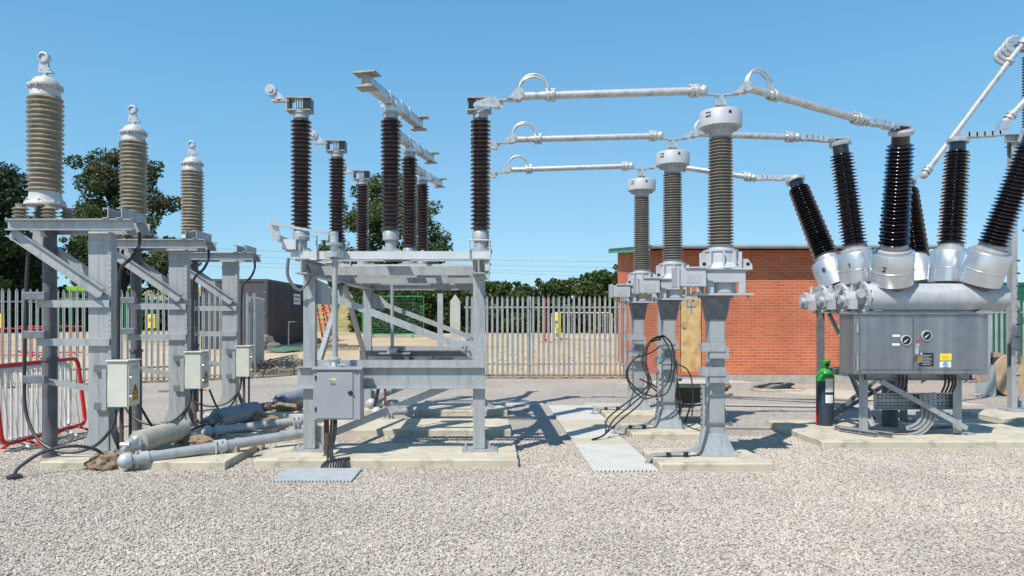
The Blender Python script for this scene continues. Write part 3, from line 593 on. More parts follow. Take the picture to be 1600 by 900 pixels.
# ------------------------------------------------------------------ current transformers
def make_ct():
    t=thing('current_transformer',(0,0,0),'','current transformer','grey current transformers on steel posts')
    b=MB(); b.poly([(-.09,-.09),(.08,-.09),(.09,-.07),(.09,.09),(-.09,.09)],'z',.3,1.94)
    b.build('post','galv',t,smooth=0,bevel=.006)
    b=MB(); b.box(-.21,.21,-.18,.18,.1,.12)
    vs=[(-.19,-.16,.12),(.19,-.16,.12),(.19,.16,.12),(-.19,.16,.12),(-.094,-.094,.36),(.094,-.094,.36),(.094,.094,.36),(-.094,.094,.36)]
    b.add(vs,[(0,1,5,4),(1,2,6,5),(2,3,7,6),(3,0,4,7),(4,5,6,7),(0,3,2,1)]); b.build('post_foot','galv',t,smooth=0)
    b=MB(); 
    for z in(.72,.2+.28): pass
    for z in(.80,.47): b.box(-.12,.13,-.108,-.095,z-.012,z+.012); b.box(.13,.165,-.12,-.08,z-.022,z+.022); b.box(-.17,-.12,-.12,-.08,z-.022,z+.022)
    b.build('clamp_band','galvdark',t,smooth=0)
    for z in(1.36,1.08):
        b=MB(); b.box(-.21,.06,-.19,-.178,z-.05,z+.05); b.box(-.12,.1,-.178,-.094,z-.13,z-.0); b.box(-.21,-.198,-.178,-.05,z-.05,z+.05); b.build('bracket','galv',t,smooth=0)
    b=MB(); b.add([(-.14,-.14,1.95),(.14,-.14,1.95),(.14,.14,1.95),(-.14,.14,1.95),(-.094,-.094,1.66),(.094,-.094,1.66),(.094,.094,1.66),(-.094,.094,1.66)],[(0,3,2,1),(4,5,6,7),(0,1,5,4),(1,2,6,5),(2,3,7,6),(3,0,4,7)]); b.build('post_head','galvdark',t,smooth=0)
    b=MB(); b.box(-.32,.36,-.26,.26,1.952,1.975); b.build('base_plate','head',t,smooth=0)
    for sx,sy in((-.28,-.22),(.3,-.22),(.12,-.22),(-.1,-.22)):
        pass
    b=MB()
    for sx in(-.26,-.08,.12,.3): b.cyl((sx,-.23,1.92),(sx,-.23,1.99),.014,n=6)
    b.build('bolt','galvdark',t)
    O=.06
    b=MB(); b.lathe([(.16,0),(.17,.01),(.17,.26)],(O,0,1.978),(O,0,3),n=28); b.build('inner_tank','castgrey',t)
    b=MB(); b.box(O-.22,O+.22,-.215,.215,2.10,2.24); 
    for sx in(-1,1): 
        for sy in(-1,1): b.box(O+sx*.22-(.08 if sx>0 else 0),O+sx*.22+(0 if sx>0 else .08),sy*.215-(.03 if sy>0 else 0),sy*.215+(0 if sy>0 else .03),1.977,2.10)
    b.box(O-.29,O+.29,-.24,.24,2.242,2.262); b.build('tank','head',t,smooth=0,bevel=.004)
    b=MB(); b.lathe([(.25,0),(.22,.04),(.19,.07),(.185,.19),(.2,.2),(.2,.22),(.14,.235),(.135,.27)],(O,0,2.264),(O,0,4),n=32)
    for k in range(10):
        a=2*pi*k/10+.16; m=Matrix.Translation((O,0,0))@Matrix.Rotation(a,4,'Z'); b.box(.18,.24,-.008,.008,2.268,2.46,m)
    for sx in(-1,1): b.poly([(O+sx*.2,2.262),(O+sx*.3,2.262),(O+sx*.3,2.3),(O+sx*.25,2.37),(O+sx*.2,2.37)],'y',-.2,-.185)
    b.build('ribbed_neck','head',t)
    b=MB()
    for sx in(-1,1): b.cyl((O+sx*.25,-.2005,2.31),(O+sx*.25,-.2015,2.31),.022,n=12)
    b.build('lifting_hole','blackpl',t)
    b=MB(); b.box(-.50,-.2,-.32,-.08,2.05,2.25); b.box(-.53,-.505,-.34,-.06,2.04,2.27); b.box(-.44,-.16,-.34,-.3,2.252,2.27); tb=b.build('terminal_box','head',t,smooth=0,bevel=.005)
    b=MB(); b.box(-.42,-.27,-.3235,-.3215,2.09,2.18); b.build('rating_plate','castgrey',tb,smooth=0)
    b=MB(); b.cyl((-.45,-.2,1.98),(-.45,-.2,2.05),.02,n=12); b.cyl((-.37,-.2,1.96),(-.37,-.2,2.05),.018,n=12); b.build('cable_gland','brass',tb)
    b=MB(); b.lathe(sheds(0,1.28,35,.112,.155,tap=.88),(O,0,2.52),(O,0,9),n=36); b.build('porcelain','greypor',t)
    b=MB(); b.lathe([(.11,0),(.125,.02),(.125,.06),(.2,.12),(.205,.125)],(O,0,3.795),(O,0,9),n=32)
    for k in range(16):
        a=2*pi*k/16; m=Matrix.Translation((O,0,0))@Matrix.Rotation(a,4,'Z'); b.box(.11,.19,-.005,.005,3.875,3.915,m)
    b.build('head_cone','castgrey',t)
    b=MB(); b.lathe([(.236,0),(.24,.004),(.24,.176),(.236,.184),(.225,.19),(.1,.203),(.02,.206)],(O,0,3.915),(O,0,9),n=48); hd=b.build('head','head',t)
    b=MB(); m=Matrix.Translation((O,0,0))
    a=R(-150)
    def hp(an,r,z): return (O+r*cos(an),r*sin(an),z)
    bb=[]
    for k in range(7): bb.append((a+k*.045))
    vs=[hp(x,.2405,4.005) for x in bb]+[hp(x,.2405,4.065) for x in bb]+[hp(x,.242,4.005) for x in bb]+[hp(x,.242,4.065) for x in bb]; n=7
    fs=[]
    for k in range(6): fs+=[(k+2*n,k+1+2*n,k+1+3*n,k+3*n),(k,k+n,k+1+n,k+1),(k+n,k+3*n,k+1+3*n,k+1+n),(k,k+1,k+1+2*n,k+2*n)]
    b.add([(v[0],v[1],v[2]) for v in vs],fs); np_=b.build('name_plate','darkblue',hd,smooth=0)
    b=MB()
    for k in range(5):
        x=a+.03+k*.048; p=V(hp(x,.2425,4.022)); q=V(hp(x,.2425,4.048)); b.bar(p,q,.006,.004)
    b.build('printed_mark','plate_white',np_,smooth=0)
    a2=R(-82); 
    b=MB(); b.cyl(hp(a2,.232,4.05),hp(a2,.2425,4.05),.024,n=16); b.build('sight_glass','castgrey',hd)
    b=MB(); b.cyl(hp(a2,.2425,4.045),hp(a2,.2435,4.045),.017,n=16); b.build('sight_lens','blackpl',hd)
    # terminal brackets on top
    b=MB(); b.cyl((O,0,4.115),(O,0,4.195),.015,n=10)
    for sx in(-1,1):
        b.bar((O+sx*.035,0,4.145),(O+sx*.035,0,4.31),.06,.016); b.bar((O+sx*.03,0,4.305),(O+sx*.2,0,4.305),.06,.016)
        b.cyl((O+sx*.06,-.01,4.175),(O-sx*.06,-.01,4.175),.012,n=8)
    b.poly([(O+.12,4.31),(O+.22,4.31),(O+.32,4.365),(O+.36,4.425),(O+.30,4.445)],'y',-.05,.05)
    b.poly([(O-.12,4.3),(O-.2,4.3),(O-.28,4.345),(O-.24,4.365)],'y',-.04,.04)
    b.build('terminal_bracket','alu',t)
    # perforated cable tray down the post and out along the slab
    b=MB(); pts=[(-.19,-.1,.92),(-.19,-.1,.42),(-.22,-.12,.26),(-.34,-.14,.17),(-.5,-.14,.15),(-.78,-.14,.13),(-.86,-.17,.03)]
    for p,q in zip(pts,pts[1:]): b.chan(p,q,.025,.085,.004,up=(0,1,0) if abs(p[2]-q[2])>abs(p[0]-q[0]) else (0,1,0),flip=1)
    b.build('cable_tray','galv',t,smooth=0)
    b=MB()
    for p,q in zip(pts[:2],pts[1:2]):
        for k in range(8): z=p[2]-.04-.06*k; b.cyl((-.205,-.143,z),(-.205,-.1445,z),.01,n=8)
    b.box(-.62,-.57,-.2,-.15,.1,.15); b.box(-.42,-.37,-.2,-.15,.1,.16)
    b.build('tray_clip','blackpl',t,smooth=0)
    return t
ct=make_ct(); ct.location=(2.68,8.65,0); ct['label']='grey current transformer on the nearest central post, its round head the highest of three'
ctb=copy_tree(ct,loc=(2.66,10.8,0),label='grey current transformer on the middle central post, with black cable looped on its post')
copy_tree(ct,loc=(2.66,12.95,0),label='grey current transformer on the farthest central post, beside the end of the fence')
# cable coil on the middle post
b=MB()
for k,(dx,dz) in enumerate(((0,0),(.03,.02),(-.02,-.03))):
    b.tube(spline([(2.62+dx,10.5,1.42+dz),(2.44+dx,10.48,1.36+dz),(2.38-.03*k,10.46,1.1),(2.42+dx,10.45,.75),(2.3-.1*k,10.42,.5),(2.0-.1*k,10.3,.28),(1.75,10.15,.1),(1.55,10.0,.03+.01*k)],8),.0115,n=8)
b.tube(spline([(2.62,10.5,1.45),(2.76,10.5,1.3),(2.78,10.48,.95),(2.66,10.47,.62),(2.35,10.45,.62),(2.12,10.45,.85),(2.2,10.45,1.1),(2.45,10.48,1.2),(2.6,10.5,1.3)],8),.0115,n=8)
b.tube(spline([(2.62,10.5,1.43),(2.74,10.46,1.15),(2.68,10.46,.78),(2.4,10.45,.55),(2.18,10.45,.7),(2.1,10.45,.95),(2.3,10.45,1.2)],8),.010,n=8)
b.tube(spline([(2.75,10.5,1.3),(2.83,10.5,.9),(2.8,10.48,.5),(2.9,10.4,.22),(3.1,10.35,.12),(3.35,10.3,.13)],8),.009,n=8)
b.tube(spline([(2.8,10.5,1.05),(2.98,10.5,.95),(3.05,10.5,.7),(3.04,10.5,.3)],8),.010,n=8)
b.tube(spline([(2.85,10.55,.8),(2.9,10.55,.4),(2.86,10.5,.25)],8),.009,n=8)
tag(b.build('cable_coil','rubber',loc=(-.12,0,0)),'black cable looped in coils over the middle central post, trailing to the walkway','cable')
# ------------------------------------------------------------------ busbars
def bus_clamp(b,p,d,r=.075):
    p=V(p); d=V(d).normalized()
    b.cyl(p-d*.05,p-d*.015,r,n=16); b.cyl(p+d*.015,p+d*.05,r,n=16); b.cyl(p-d*.05,p+d*.05,r*.8,n=16)
    for a in (-1,1): b.cyl(p+V((0,0,a*.065))-d*.06,p+V((0,0,a*.065))+d*.06,.016,n=8)
def busbar(p0,p1,label,loop=True,group='overhead aluminium busbars',rad=.047,loops=2):
    p0=V(p0); p1=V(p1); d=(p1-p0).normalized(); t=thing('busbar',p0,label,'busbar',group)
    L=(p1-p0).length
    q=lambda s,dz=0,dy=0: d*s+V((0,dy,dz))
    b=MB(); b.cyl(q(0),q(L),rad,n=20); b.build('tube','alu',t)
    b=MB(); bus_clamp(b,q(L-.12),d); b.lathe([(.03,0),(.06,.0),(.07,.03),(.06,.06),(.02,.075)],q(L-.04),q(L),n=18); b.build('end_clamp','alu',t)
    if loop:
        b=MB(); bus_clamp(b,q(.36),d,.07); b.cyl(q(-.02,0,-.075),q(-.02,0,.075),.058,n=20); b.lathe([(.03,0),(.055,.0),(.06,.03),(.05,.06),(.02,.07)],q(.0),q(0)-d,n=18); b.build('clamp','alu',t)
        for dy in(-.045,.045)[:loops]:
            b=MB(); pts=[]
            for k in range(13):
                a=pi*k/12; pts.append(q(.16-.175*cos(a),.05+.19*sin(a),dy))
            b.tube(pts,.014,n=8); b.build('flexible_loop','alu',t)
    return t
zb=4.365
BR=[(5.305,9.45,4.13),(5.18,10.85,4.31),(5.10,12.25,4.02)]     # tops of the left breaker bushings
for i,(y,yc,lab,lab2) in enumerate(((8.8,8.65,'aluminium busbar from the front disconnector to the nearest round head, highest of three','aluminium busbar sloping down from the nearest round head to the front breaker bushing'),(10.95,10.8,'aluminium busbar of the middle phase between disconnector and round head','aluminium busbar passing behind the nearest porcelain to the middle breaker bushing'),(13.2,12.95,'aluminium busbar of the rear phase, lowest of the three left tubes','aluminium busbar dropping to the farthest, most tilted breaker bushing'))):
    busbar((.40,y,zb-.03),(2.72-.17,yc,zb-.01),lab,group='busbars between disconnector and transformers')
    e=V(BR[i]); s=V((3.06,yc,zb+.02)); dd=(e-s).normalized(); e2=e-dd*.62+V((0,0,.04)); e2.z=e.z+.03
    tb=busbar(s,e2,lab2,group='busbars between transformers and breaker')
    # flexible plate stack to the bushing
    b=MB(); dl=(e-e2); 
    for k in range(6):
        p=e2+dl*(.04+.13*k)+V((0,0,.005*(k%2)+.012*math.sin(k*1.1))); q=e2+dl*(.04+.13*(k+1.25))+V((0,0,-.005)); b.bar(p-s,q-s,.12,.075)
        b.cyl((p+q)/2-s+V((0,-.03,-.055)),(p+q)/2-s+V((0,-.03,.045)),.02,n=6)
    b.bar(e2+dl*.68-s,e+dl*.16+V((0,0,.02))-s,.16,.035)
    b.build('flexible_connector','alubright',tb,smooth=0)
# ------------------------------------------------------------------ circuit breaker
cb=thing('circuit_breaker',(5.9,10.2,.1),'circuit breaker with six fanned black bushings over a stainless cabinet','circuit breaker'); co=V((5.9,10.2,.1))
def cpart(name,fn,m,parent=None,**k):
    b=MB(); fn(b); b.v=[tuple(V(v)-co) for v in b.v]; return b.build(name,m,parent or cb,smooth=k.get('smooth',35),bevel=k.get('bevel',0))
TY=[10.25,10.87,11.5]; TZ=1.975
ttop=[[V(BR[0]),V((7.03,9.45,4.13))],[V(BR[1]),V((6.94,10.87,4.36))],[V(BR[2]),V((6.98,12.3,3.99))]]
tbase=[[V((5.60,10.22,2.12)),V((6.79,10.22,2.12))],[V((5.50,10.87,2.15)),V((6.79,10.87,2.15))],[V((5.50,11.52,2.12)),V((6.77,11.52,2.12))]]
for i,y in enumerate(TY):
    cpart('tank',lambda b:b.lathe([(.10,0),(.17,.015),(.195,.05),(.195,1.85),(.18,1.93),(.10,1.98),(.02,2.0)],(5.22,y,TZ),(9,y,TZ),n=40),'castgrey')
    cpart('end_flange',lambda b:(b.lathe([(.05,0),(.12,.0),(.12,.03),(.225,.03),(.225,.075),(.2,.08)],(5.15,y,TZ),(9,y,TZ),n=36),[b.cyl((5.16,y+.205*cos(a),TZ+.205*sin(a)),(5.25,y+.205*cos(a),TZ+.205*sin(a)),.013,n=6) for a in [k*pi/6 for k in range(12)]]),'castgrey')
    cpart('drive_housing',lambda b:(b.cyl((4.98,y,TZ-.02),(5.16,y,TZ-.02),.11,n=24),b.cyl((4.93,y,TZ-.02),(4.98,y,TZ-.02),.135,n=8),b.cyl((4.87,y-.03,TZ-.03),(4.93,y-.03,TZ-.03),.06,n=16),b.box(4.96,5.06,y-.17,y-.1,TZ-.16,TZ-.02),b.cyl((5.05,y-.02,TZ+.08),(5.05,y-.02,TZ+.2),.03,n=12),b.cyl((5.1,y-.15,TZ+.05),(5.1,y-.2,TZ+.05),.06,n=16)),'castgrey')
    cpart('tank_foot',lambda b:(b.poly([(5.3,1.79),(5.42,1.79),(5.42,1.81),(5.34,1.82),(5.325,1.95),(5.3,1.95)],'y',y-.12,y+.12),b.poly([(6.75,1.79),(6.9,1.79),(6.83,1.92),(6.81,1.92),(6.79,1.81),(6.75,1.81)],'y',y-.12,y+.12)),'galv',smooth=0)
    for s in(0,1):
        p=tbase[i][s]; q=ttop[i][s]; d=(q-p).normalized(); L=(q-p).length
        f=lambda t_: p+d*L*t_
        cpart('collar_neck',lambda b:b.cyl(f(-.03),f(.1),.17,n=32),'duct')
        col=cpart('collar',lambda b:b.lathe([(.20,0),(.26,.0),(.264,.005),(.264,.19),(.268,.193),(.268,.2),(.262,.204),(.262,L*.205-.01),(.255,L*.205),(.2,L*.205)],f(.03),f(1),n=48),'alubright')
        cpart('lower_flange',lambda b:b.lathe([(.2,0),(.215,.01),(.215,.04),(.17,.06),(.165,.12)],f(.232),f(1),n=36),'galv')
        cpart('bushing',lambda b:b.lathe(sheds(0,L*.62,28,.125,.195,.182,tap=.86),f(.285),f(1),n=40),'black')
        cpart('bushing_neck',lambda b:b.cyl(f(.905),f(.97),.11,n=28),'black')
        cpart('bushing_cap',lambda b:b.lathe([(.10,0),(.145,.0),(.15,.01),(.15,.055),(.12,.07),(.04,.075)],f(.957),f(1),n=32),'alu')
# phase numbers on the left collars
def digit(b,segs,org,r,u,s,n):
    for (x0,y0,x1,y1) in segs: b.bar(org+r*x0*s+u*y0*s+n*.003,org+r*x1*s+u*y1*s+n*.003,.012,.006,up=n)
for i,segs in enumerate([[(0,1,.6,1),(.6,1,.6,.55),(.6,.55,0,0),(0,0,.6,0)],[(.3,0,.3,1),(.3,1,.1,.8)],[(0,0,.6,0),(0,0,0,1),(0,1,.6,1),(.6,1,.6,.5),(.6,.5,0,.5),(.6,.5,.6,0)]]):
    p=tbase[i][0]; q=ttop[i][0]; d=(q-p).normalized(); nrm=V((-.80,-.6,0)); nrm=(nrm-d*nrm.dot(d)).normalized(); rr=d.cross(nrm)
    cpart('printed_mark',lambda b:digit(b,segs,p+d*(q-p).length*.14+nrm*.264,rr,d,.06,nrm),'blackpl',smooth=0)
# cabinet
cab=cpart('cabinet',lambda b:b.box(4.83,6.60,9.72,10.12,.95,1.735),'stainless',smooth=0,bevel=.006)
cpart('cabinet_lid',lambda b:b.box(4.80,6.63,9.69,10.14,1.737,1.757),'stainless',cab,smooth=0,bevel=.003)
for x0,x1 in((4.91,5.60),(5.61,6.47)): 
    cpart('door',lambda b:b.box(x0,x1,9.705,9.7185,1.015,1.70),'stainless',cab,smooth=0,bevel=.004)
cpart('sill',lambda b:(b.box(4.91,6.47,9.70,9.7185,.965,1.005),b.box(5.7,5.78,9.69,9.699,.96,1.01),b.box(6.3,6.34,9.69,9.699,.96,1.01)),'stainless',cab,smooth=0)
def dial(x,z):
    dl=cpart('dial_window',lambda b:b.lathe([(.055,0),(.07,0),(.07,.02),(.058,.024),(.055,.012)],(x,9.705,z),(x,8,z),n=32),'castgrey',cab)
    cpart('dial_face',lambda b:b.cyl((x,9.704,z),(x,9.69,z),.057,n=28),'blackpl',dl)
    cpart('dial_pointer',lambda b:b.add([(x-.035,9.688,z-.02),(x-.02,9.688,z-.03),(x+.03,9.688,z+.025),(x-.035,9.685,z-.02),(x-.02,9.685,z-.03),(x+.03,9.685,z+.025)],[(0,1,2),(5,4,3),(0,3,4,1),(1,4,5,2),(2,5,3,0)]),'plate_white',dl,smooth=0)
dial(5.505,1.40); dial(5.775,1.46)
cpart('label',lambda b:(b.box(5.33,5.43,9.7025,9.7045,1.445,1.475),b.box(5.325,5.425,9.7025,9.7045,1.33,1.36)),'plate_white',cab,smooth=0)
cpart('label',lambda b:b.box(5.64,5.70,9.7025,9.7045,1.50,1.52),'green',cab,smooth=0)
cpart('label',lambda b:b.box(5.64,5.695,9.7025,9.7045,1.38,1.40),'red',cab,smooth=0)
nameplate=cpart('name_plate',lambda b:b.box(5.685,5.87,9.7005,9.7035,1.06,1.235),'blackpl',cab,smooth=0,bevel=.01)
cpart('printed_mark',lambda b:([b.box(5.70,5.70+w,9.6985,9.7002,z,z+.006) for w,z in((.13,1.08),(.15,1.1),(.12,1.12),(.15,1.14),(.14,1.16),(.11,1.18),(.15,1.2))],b.cyl((5.705,9.7,1.222),(5.705,9.697,1.222),.016,n=16)),'head',nameplate,smooth=0)
yl=cpart('label',lambda b:b.box(5.955,6.105,9.7015,9.7045,1.135,1.225),'plate_yellow',cab,smooth=0)
cpart('printed_mark',lambda b:[b.box(5.985,5.985+w,9.6995,9.7012,z,z+.007) for w,z in((.09,1.155),(.08,1.172),(.09,1.19))],'plate_orange',yl,smooth=0)
wl=cpart('label',lambda b:b.box(5.95,6.10,9.7015,9.7045,1.045,1.12),'plate_white',cab,smooth=0)
def ge(b):
    c=V((6.025,9.7,1.082)); n=24
    b.tube([c+V((.031*cos(2*pi*k/n),0,.031*sin(2*pi*k/n))) for k in range(n)],.0035,n=5,closed=True)
    b.tube(spline([c+V((.0,0,.016)),c+V((-.012,0,.014)),c+V((-.02,0,-.004)),c+V((-.01,0,-.016)),c+V((-.002,0,-.006)),c+V((-.01,0,-.002))],5),.003,n=5)
    b.tube(spline([c+V((.018,0,.01)),c+V((.008,0,.015)),c+V((.004,0,.006)),c+V((.012,0,.002)),c+V((.004,0,-.004)),c+V((.008,0,-.014)),c+V((.019,0,-.008))],5),.003,n=5)
cpart('printed_mark',ge,'blue',wl)
cpart('handle',lambda b:(b.box(5.62,5.66,9.68,9.704,1.22,1.35),b.cyl((5.64,9.68,1.34),(5.64,9.66,1.34),.02,n=14)),'alubright',cab,smooth=0)
cpart('padlock',lambda b:(b.poly([(5.62,1.105),(5.675,1.115),(5.685,1.18),(5.64,1.18)],'y',9.645,9.675),b.tube(arc((5.66,9.66,1.18),.02,0,pi,8),.005,n=6)),'brass',cab,smooth=0)
cpart('door_rod',lambda b:(b.cyl((4.87,9.70,1.0),(4.87,9.70,1.2),.01,n=8),b.box(4.86,4.885,9.7,9.718,1.5,1.62)),'galv',cab)
# breaker frame
FZ=.92
for x in(5.27,6.55):
    for y in(10.12,11.42):
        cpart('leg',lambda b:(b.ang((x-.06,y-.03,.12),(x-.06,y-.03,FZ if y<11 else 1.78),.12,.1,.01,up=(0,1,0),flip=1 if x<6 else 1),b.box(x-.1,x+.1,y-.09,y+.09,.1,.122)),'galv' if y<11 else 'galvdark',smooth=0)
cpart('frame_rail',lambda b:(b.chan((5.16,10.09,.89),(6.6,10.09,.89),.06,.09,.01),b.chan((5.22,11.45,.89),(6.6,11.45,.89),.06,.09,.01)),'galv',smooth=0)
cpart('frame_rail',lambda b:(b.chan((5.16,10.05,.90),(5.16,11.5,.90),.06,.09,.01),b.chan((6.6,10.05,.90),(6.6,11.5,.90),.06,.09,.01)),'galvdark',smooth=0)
cpart('tank_rail',lambda b:(b.box(5.16,5.3,10.12,11.7,1.765,1.785),b.box(6.72,6.92,10.12,11.7,1.765,1.785),b.box(5.3,6.72,10.16,10.2,1.757,1.782)),'galv',smooth=0)
cpart('brace',lambda b:b.bar((5.33,10.0,.84),(6.5,10.0,.20),.03,.065),'galv',smooth=0)
cpart('brace',lambda b:b.ang((5.14,10.4,.86),(5.26,10.05,.22),.05,.05,.008),'galv',smooth=0)
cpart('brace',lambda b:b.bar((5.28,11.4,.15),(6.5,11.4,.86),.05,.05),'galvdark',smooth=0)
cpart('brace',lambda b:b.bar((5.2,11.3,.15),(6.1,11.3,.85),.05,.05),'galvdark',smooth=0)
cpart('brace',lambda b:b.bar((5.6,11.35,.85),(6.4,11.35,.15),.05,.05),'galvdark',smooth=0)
cpart('brace',lambda b:(b.bar((5.24,11.3,1.75),(5.2,10.4,1.0),.05,.04),b.bar((4.93,10.3,1.6),(5.1,10.2,1.2),.012,.08)),'galv',smooth=0)
cpart('centre_column',lambda b:b.cyl((5.95,10.9,.1),(5.95,10.9,1.0),.11,n=20),'duct')
# perforated cable tray under the cabinet: tiers of holes and a bent run to the slab
def tray(b):
    b.box(5.34,6.46,10.18,10.2,.44,.66)
    b.box(5.34,6.46,10.10,10.18,.44,.45); b.box(5.34,6.46,10.10,10.18,.65,.66)
trp=cpart('cable_tray',lambda b:(tray(b),setattr(b,'cur',1),[b.box(5.38+.055*k,5.41+.055*k,10.176,10.1795,z,z+.014) for k in range(19) for z in(.48,.52,.58,.62)]),['galv','blackpl'],smooth=0)
def bend(b):
    c=spline([V((6.02,10.09,.66)),V((6.04,10.09,.5)),V((6.03,10.08,.36)),V((5.97,10.07,.25)),V((5.86,10.06,.17)),V((5.72,10.05,.135))],5); n=len(c); vs=[]
    for i,p in enumerate(c):
        d=(c[min(i+1,n-1)]-c[max(i-1,0)]).normalized(); r=V((d.z,0,-d.x)).normalized()*.115; k=i/(n-1)
        for q in(p-r*(1-.3*k),p+r*(1-.3*k)): vs+= [q,q+V((0,.015,.004))]
    for i in range(n-1):
        a=4*i; z=a+4
        b.add([vs[j] for j in (a,a+2,z+2,z,a+1,a+3,z+3,z+1)],[(0,1,2,3),(7,6,5,4),(0,4,5,1),(1,5,6,2),(2,6,7,3),(3,7,4,0)])
    b.cur=1
    for i in range(1,n-2,1):
        for u in(.2,.5,.8):
            q=vs[4*i].lerp(vs[4*i+2],u); b.box(q.x-.012,q.x+.012,q.y-.003,q.y+.004,q.z-.006,q.z+.006)
cpart('tray_bend',bend,['galv','blackpl'],smooth=0)
cpart('control_cable',lambda b:[b.tube(spline([(x,10.0,.95),(x+.005,10.0,.8),(x-.01,10.05,.68)],5),.014,n=8) for x in(5.58,5.63,5.68,6.2,6.25,6.3,6.34)],'rubber')
cpart('control_cable',lambda b:[b.tube(spline([(6.45,10.15+.03*k,.2),(6.0,10.1+.05*k,.17),(5.6,10.05+.05*k,.14),(5.35,10.2+.08*k,.13),(5.22,10.45+.1*k,.13)],6),.018,n=8) for k in range(2)],'rubber')
tag(cb,None)
# loose steel under the breaker
b=MB(); b.chan((5.0,10.6,.14),(5.42,9.85,.14),.06,.05,.006); b.chan((4.98,10.4,.14),(5.25,9.9,.14),.06,.05,.006)
tag(b.build('loose_tray','galv',smooth=0),'two loose lengths of galvanised tray lying on the slab beside the gas bottle','cable tray')
b=MB()
b.box(6.05,6.2,11.8,11.9,0,.055); b.box(6.08,6.22,11.81,11.9,.057,.11); b.box(5.9,6.04,11.8,11.9,.0,.055)
tag(b.build('brick_stack','brick',smooth=0,bevel=.004),'few loose red bricks stacked on the gravel behind the breaker legs','bricks')
# gas bottle
gb=thing('gas_cylinder',(5.04,11.0,.1),'dark blue gas bottle with bright green shoulder standing on the breaker slab','gas bottle'); R0=.126
b=MB(); b.lathe([(.1,0),(R0,.01),(R0,.66)],n=36); b.build('body','darkblue',gb)
b=MB(); b.lathe([(R0+.0005,0),(R0+.0005,.07),(.1,.12),(.07,.16),(.045,.18),(.045,.20)],(0,0,.66),(0,0,2),n=36); b.build('shoulder','bottlegreen',gb)
b=MB(); b.lathe([(.05,0),(.062,.02),(.068,.06),(.082,.085),(.082,.10),(.07,.1),(.055,.06)],(0,0,.86),(0,0,2),n=28); vg=b.build('valve_guard','bottlegreen',gb)
b=MB(); b.cyl((0,-.07,.90),(0,-.02,.90),.03,n=14); b.cyl((0,0,.86),(0,0,.95),.022,n=12); b.build('valve','blackpl',vg)
def curved(a0,a1,z0,z1,r,ox=0):
    b=MB(); n=8; vs=[]
    for rr in(r,r+.0025):
        for z in(z0,z1):
            for k in range(n+1):
                a=a0+(a1-a0)*k/n; vs.append((rr*cos(a),rr*sin(a),z))
    m=n+1; fs=[]
    for k in range(n): fs+=[(2*m+k,2*m+k+1,3*m+k+1,3*m+k),(k,m+k,m+k+1,k+1),(m+k,3*m+k,3*m+k+1,m+k+1),(k,k+1,2*m+k+1,2*m+k)]
    fs+=[(0,2*m,3*m,m),(n,m+n,3*m+n,2*m+n)]
    b.add(vs,fs); return b
lb=curved(R(-112),R(-58),.50,.70,R0+.001).build('paper_label','plate_white',gb)
lb2=curved(R(-112),R(-60),.34,.46,R0+.001).build('paper_label','plate_white',gb)
b=curved(R(-108),R(-60),.475,.49,R0+.001); b.build('printed_mark','darkblue',gb)
b=MB(); b.tube(spline([(-.08,-.08,.62),(-.09,-.085,.5),(-.07,-.1,.4),(-.085,-.09,.3)],5),.004,n=6); b.build('blue_string','blue',gb)
b=MB(); b.cyl((-.14,-.02,0),(-.135,-.02,.33),.006,n=8)
b.build('rod','red',gb)
# ------------------------------------------------------------------ right hand high level disconnector post and its tubes
hp_=thing('tall_disconnector',(9.22,12.8,.08),'tall galvanised post at the right edge carrying a dark ribbed insulator at its top','disconnector'); ho=V((9.22,12.8,.08))
def hpart(name,fn,m,**k):
    b=MB(); fn(b); b.v=[tuple(V(v)-ho) for v in b.v]; return b.build(name,m,hp_,smooth=k.get('smooth',35))
hpart('post',lambda b:b.chan((9.19,12.85,.1),(9.19,12.85,4.75),.10,.12,.012,up=(0,1,0)),'galv',smooth=0)
hpart('post',lambda b:b.chan((10.4,12.85,.1),(10.4,12.85,4.75),.13,.14,.012,up=(0,1,0)),'galv',smooth=0)
hpart('base_plate',lambda b:b.box(9.0,9.42,12.6,13.02,.08,.11),'galv',smooth=0)
hpart('brace',lambda b:(b.bar((9.25,12.8,.25),(9.9,12.8,1.2),.05,.06),b.bar((9.3,12.8,3.2),(10.3,12.8,4.3),.05,.06)),'galv',smooth=0)
hpart('climbing_bolt',lambda b:[b.cyl((9.2,12.76,.7+.22*k),(9.12,12.70,.7+.22*k),.016,n=8) for k in range(10)],'rust')
hpart('head_beam',lambda b:b.chan((9.0,12.85,4.8),(11.2,12.85,4.8),.1,.14,.012),'galv',smooth=0)
hpart('head_plate',lambda b:b.box(9.2,9.5,12.6,12.85,4.55,4.87),'head',smooth=0)
hpart('insulator',lambda b:b.lathe(sheds(0,1.3,26,.085,.13),(9.46,12.85,4.95),(9.46,12.85,9),n=28),'brown')
hpart('insulator_base',lambda b:b.cyl((9.46,12.85,4.87),(9.46,12.85,4.96),.1,n=20),'galv')
hpart('terminal',lambda b:(b.cyl((9.46,12.85,6.25),(9.46,12.85,6.33),.09,n=20),b.box(9.28,9.5,12.78,12.92,6.33,6.36),b.bar((9.3,12.85,6.35),(9.2,12.85,6.45),.1,.02)),'terminal')
e=V(ttop[2][1]); s=e+V((.32,.05,.08)); tp=V((9.32,12.85,6.46))
tb=busbar(tp,s,'steep aluminium tube with loops at its top, ending on the tall post',group='steep tubes right of the breaker',loop=False)
b=MB(); dd=(s-tp).normalized(); sd=V((0,1,0))
for k in range(4):
    c0=dd*(.06+.09*k); pts=[]
    for j in range(11):
        a=pi*j/10; pts.append(c0+V((-.08-.19*sin(a),-.02+.02*k,.02-.13*cos(a)*1.0)))
    b.tube(pts,.036,n=10)
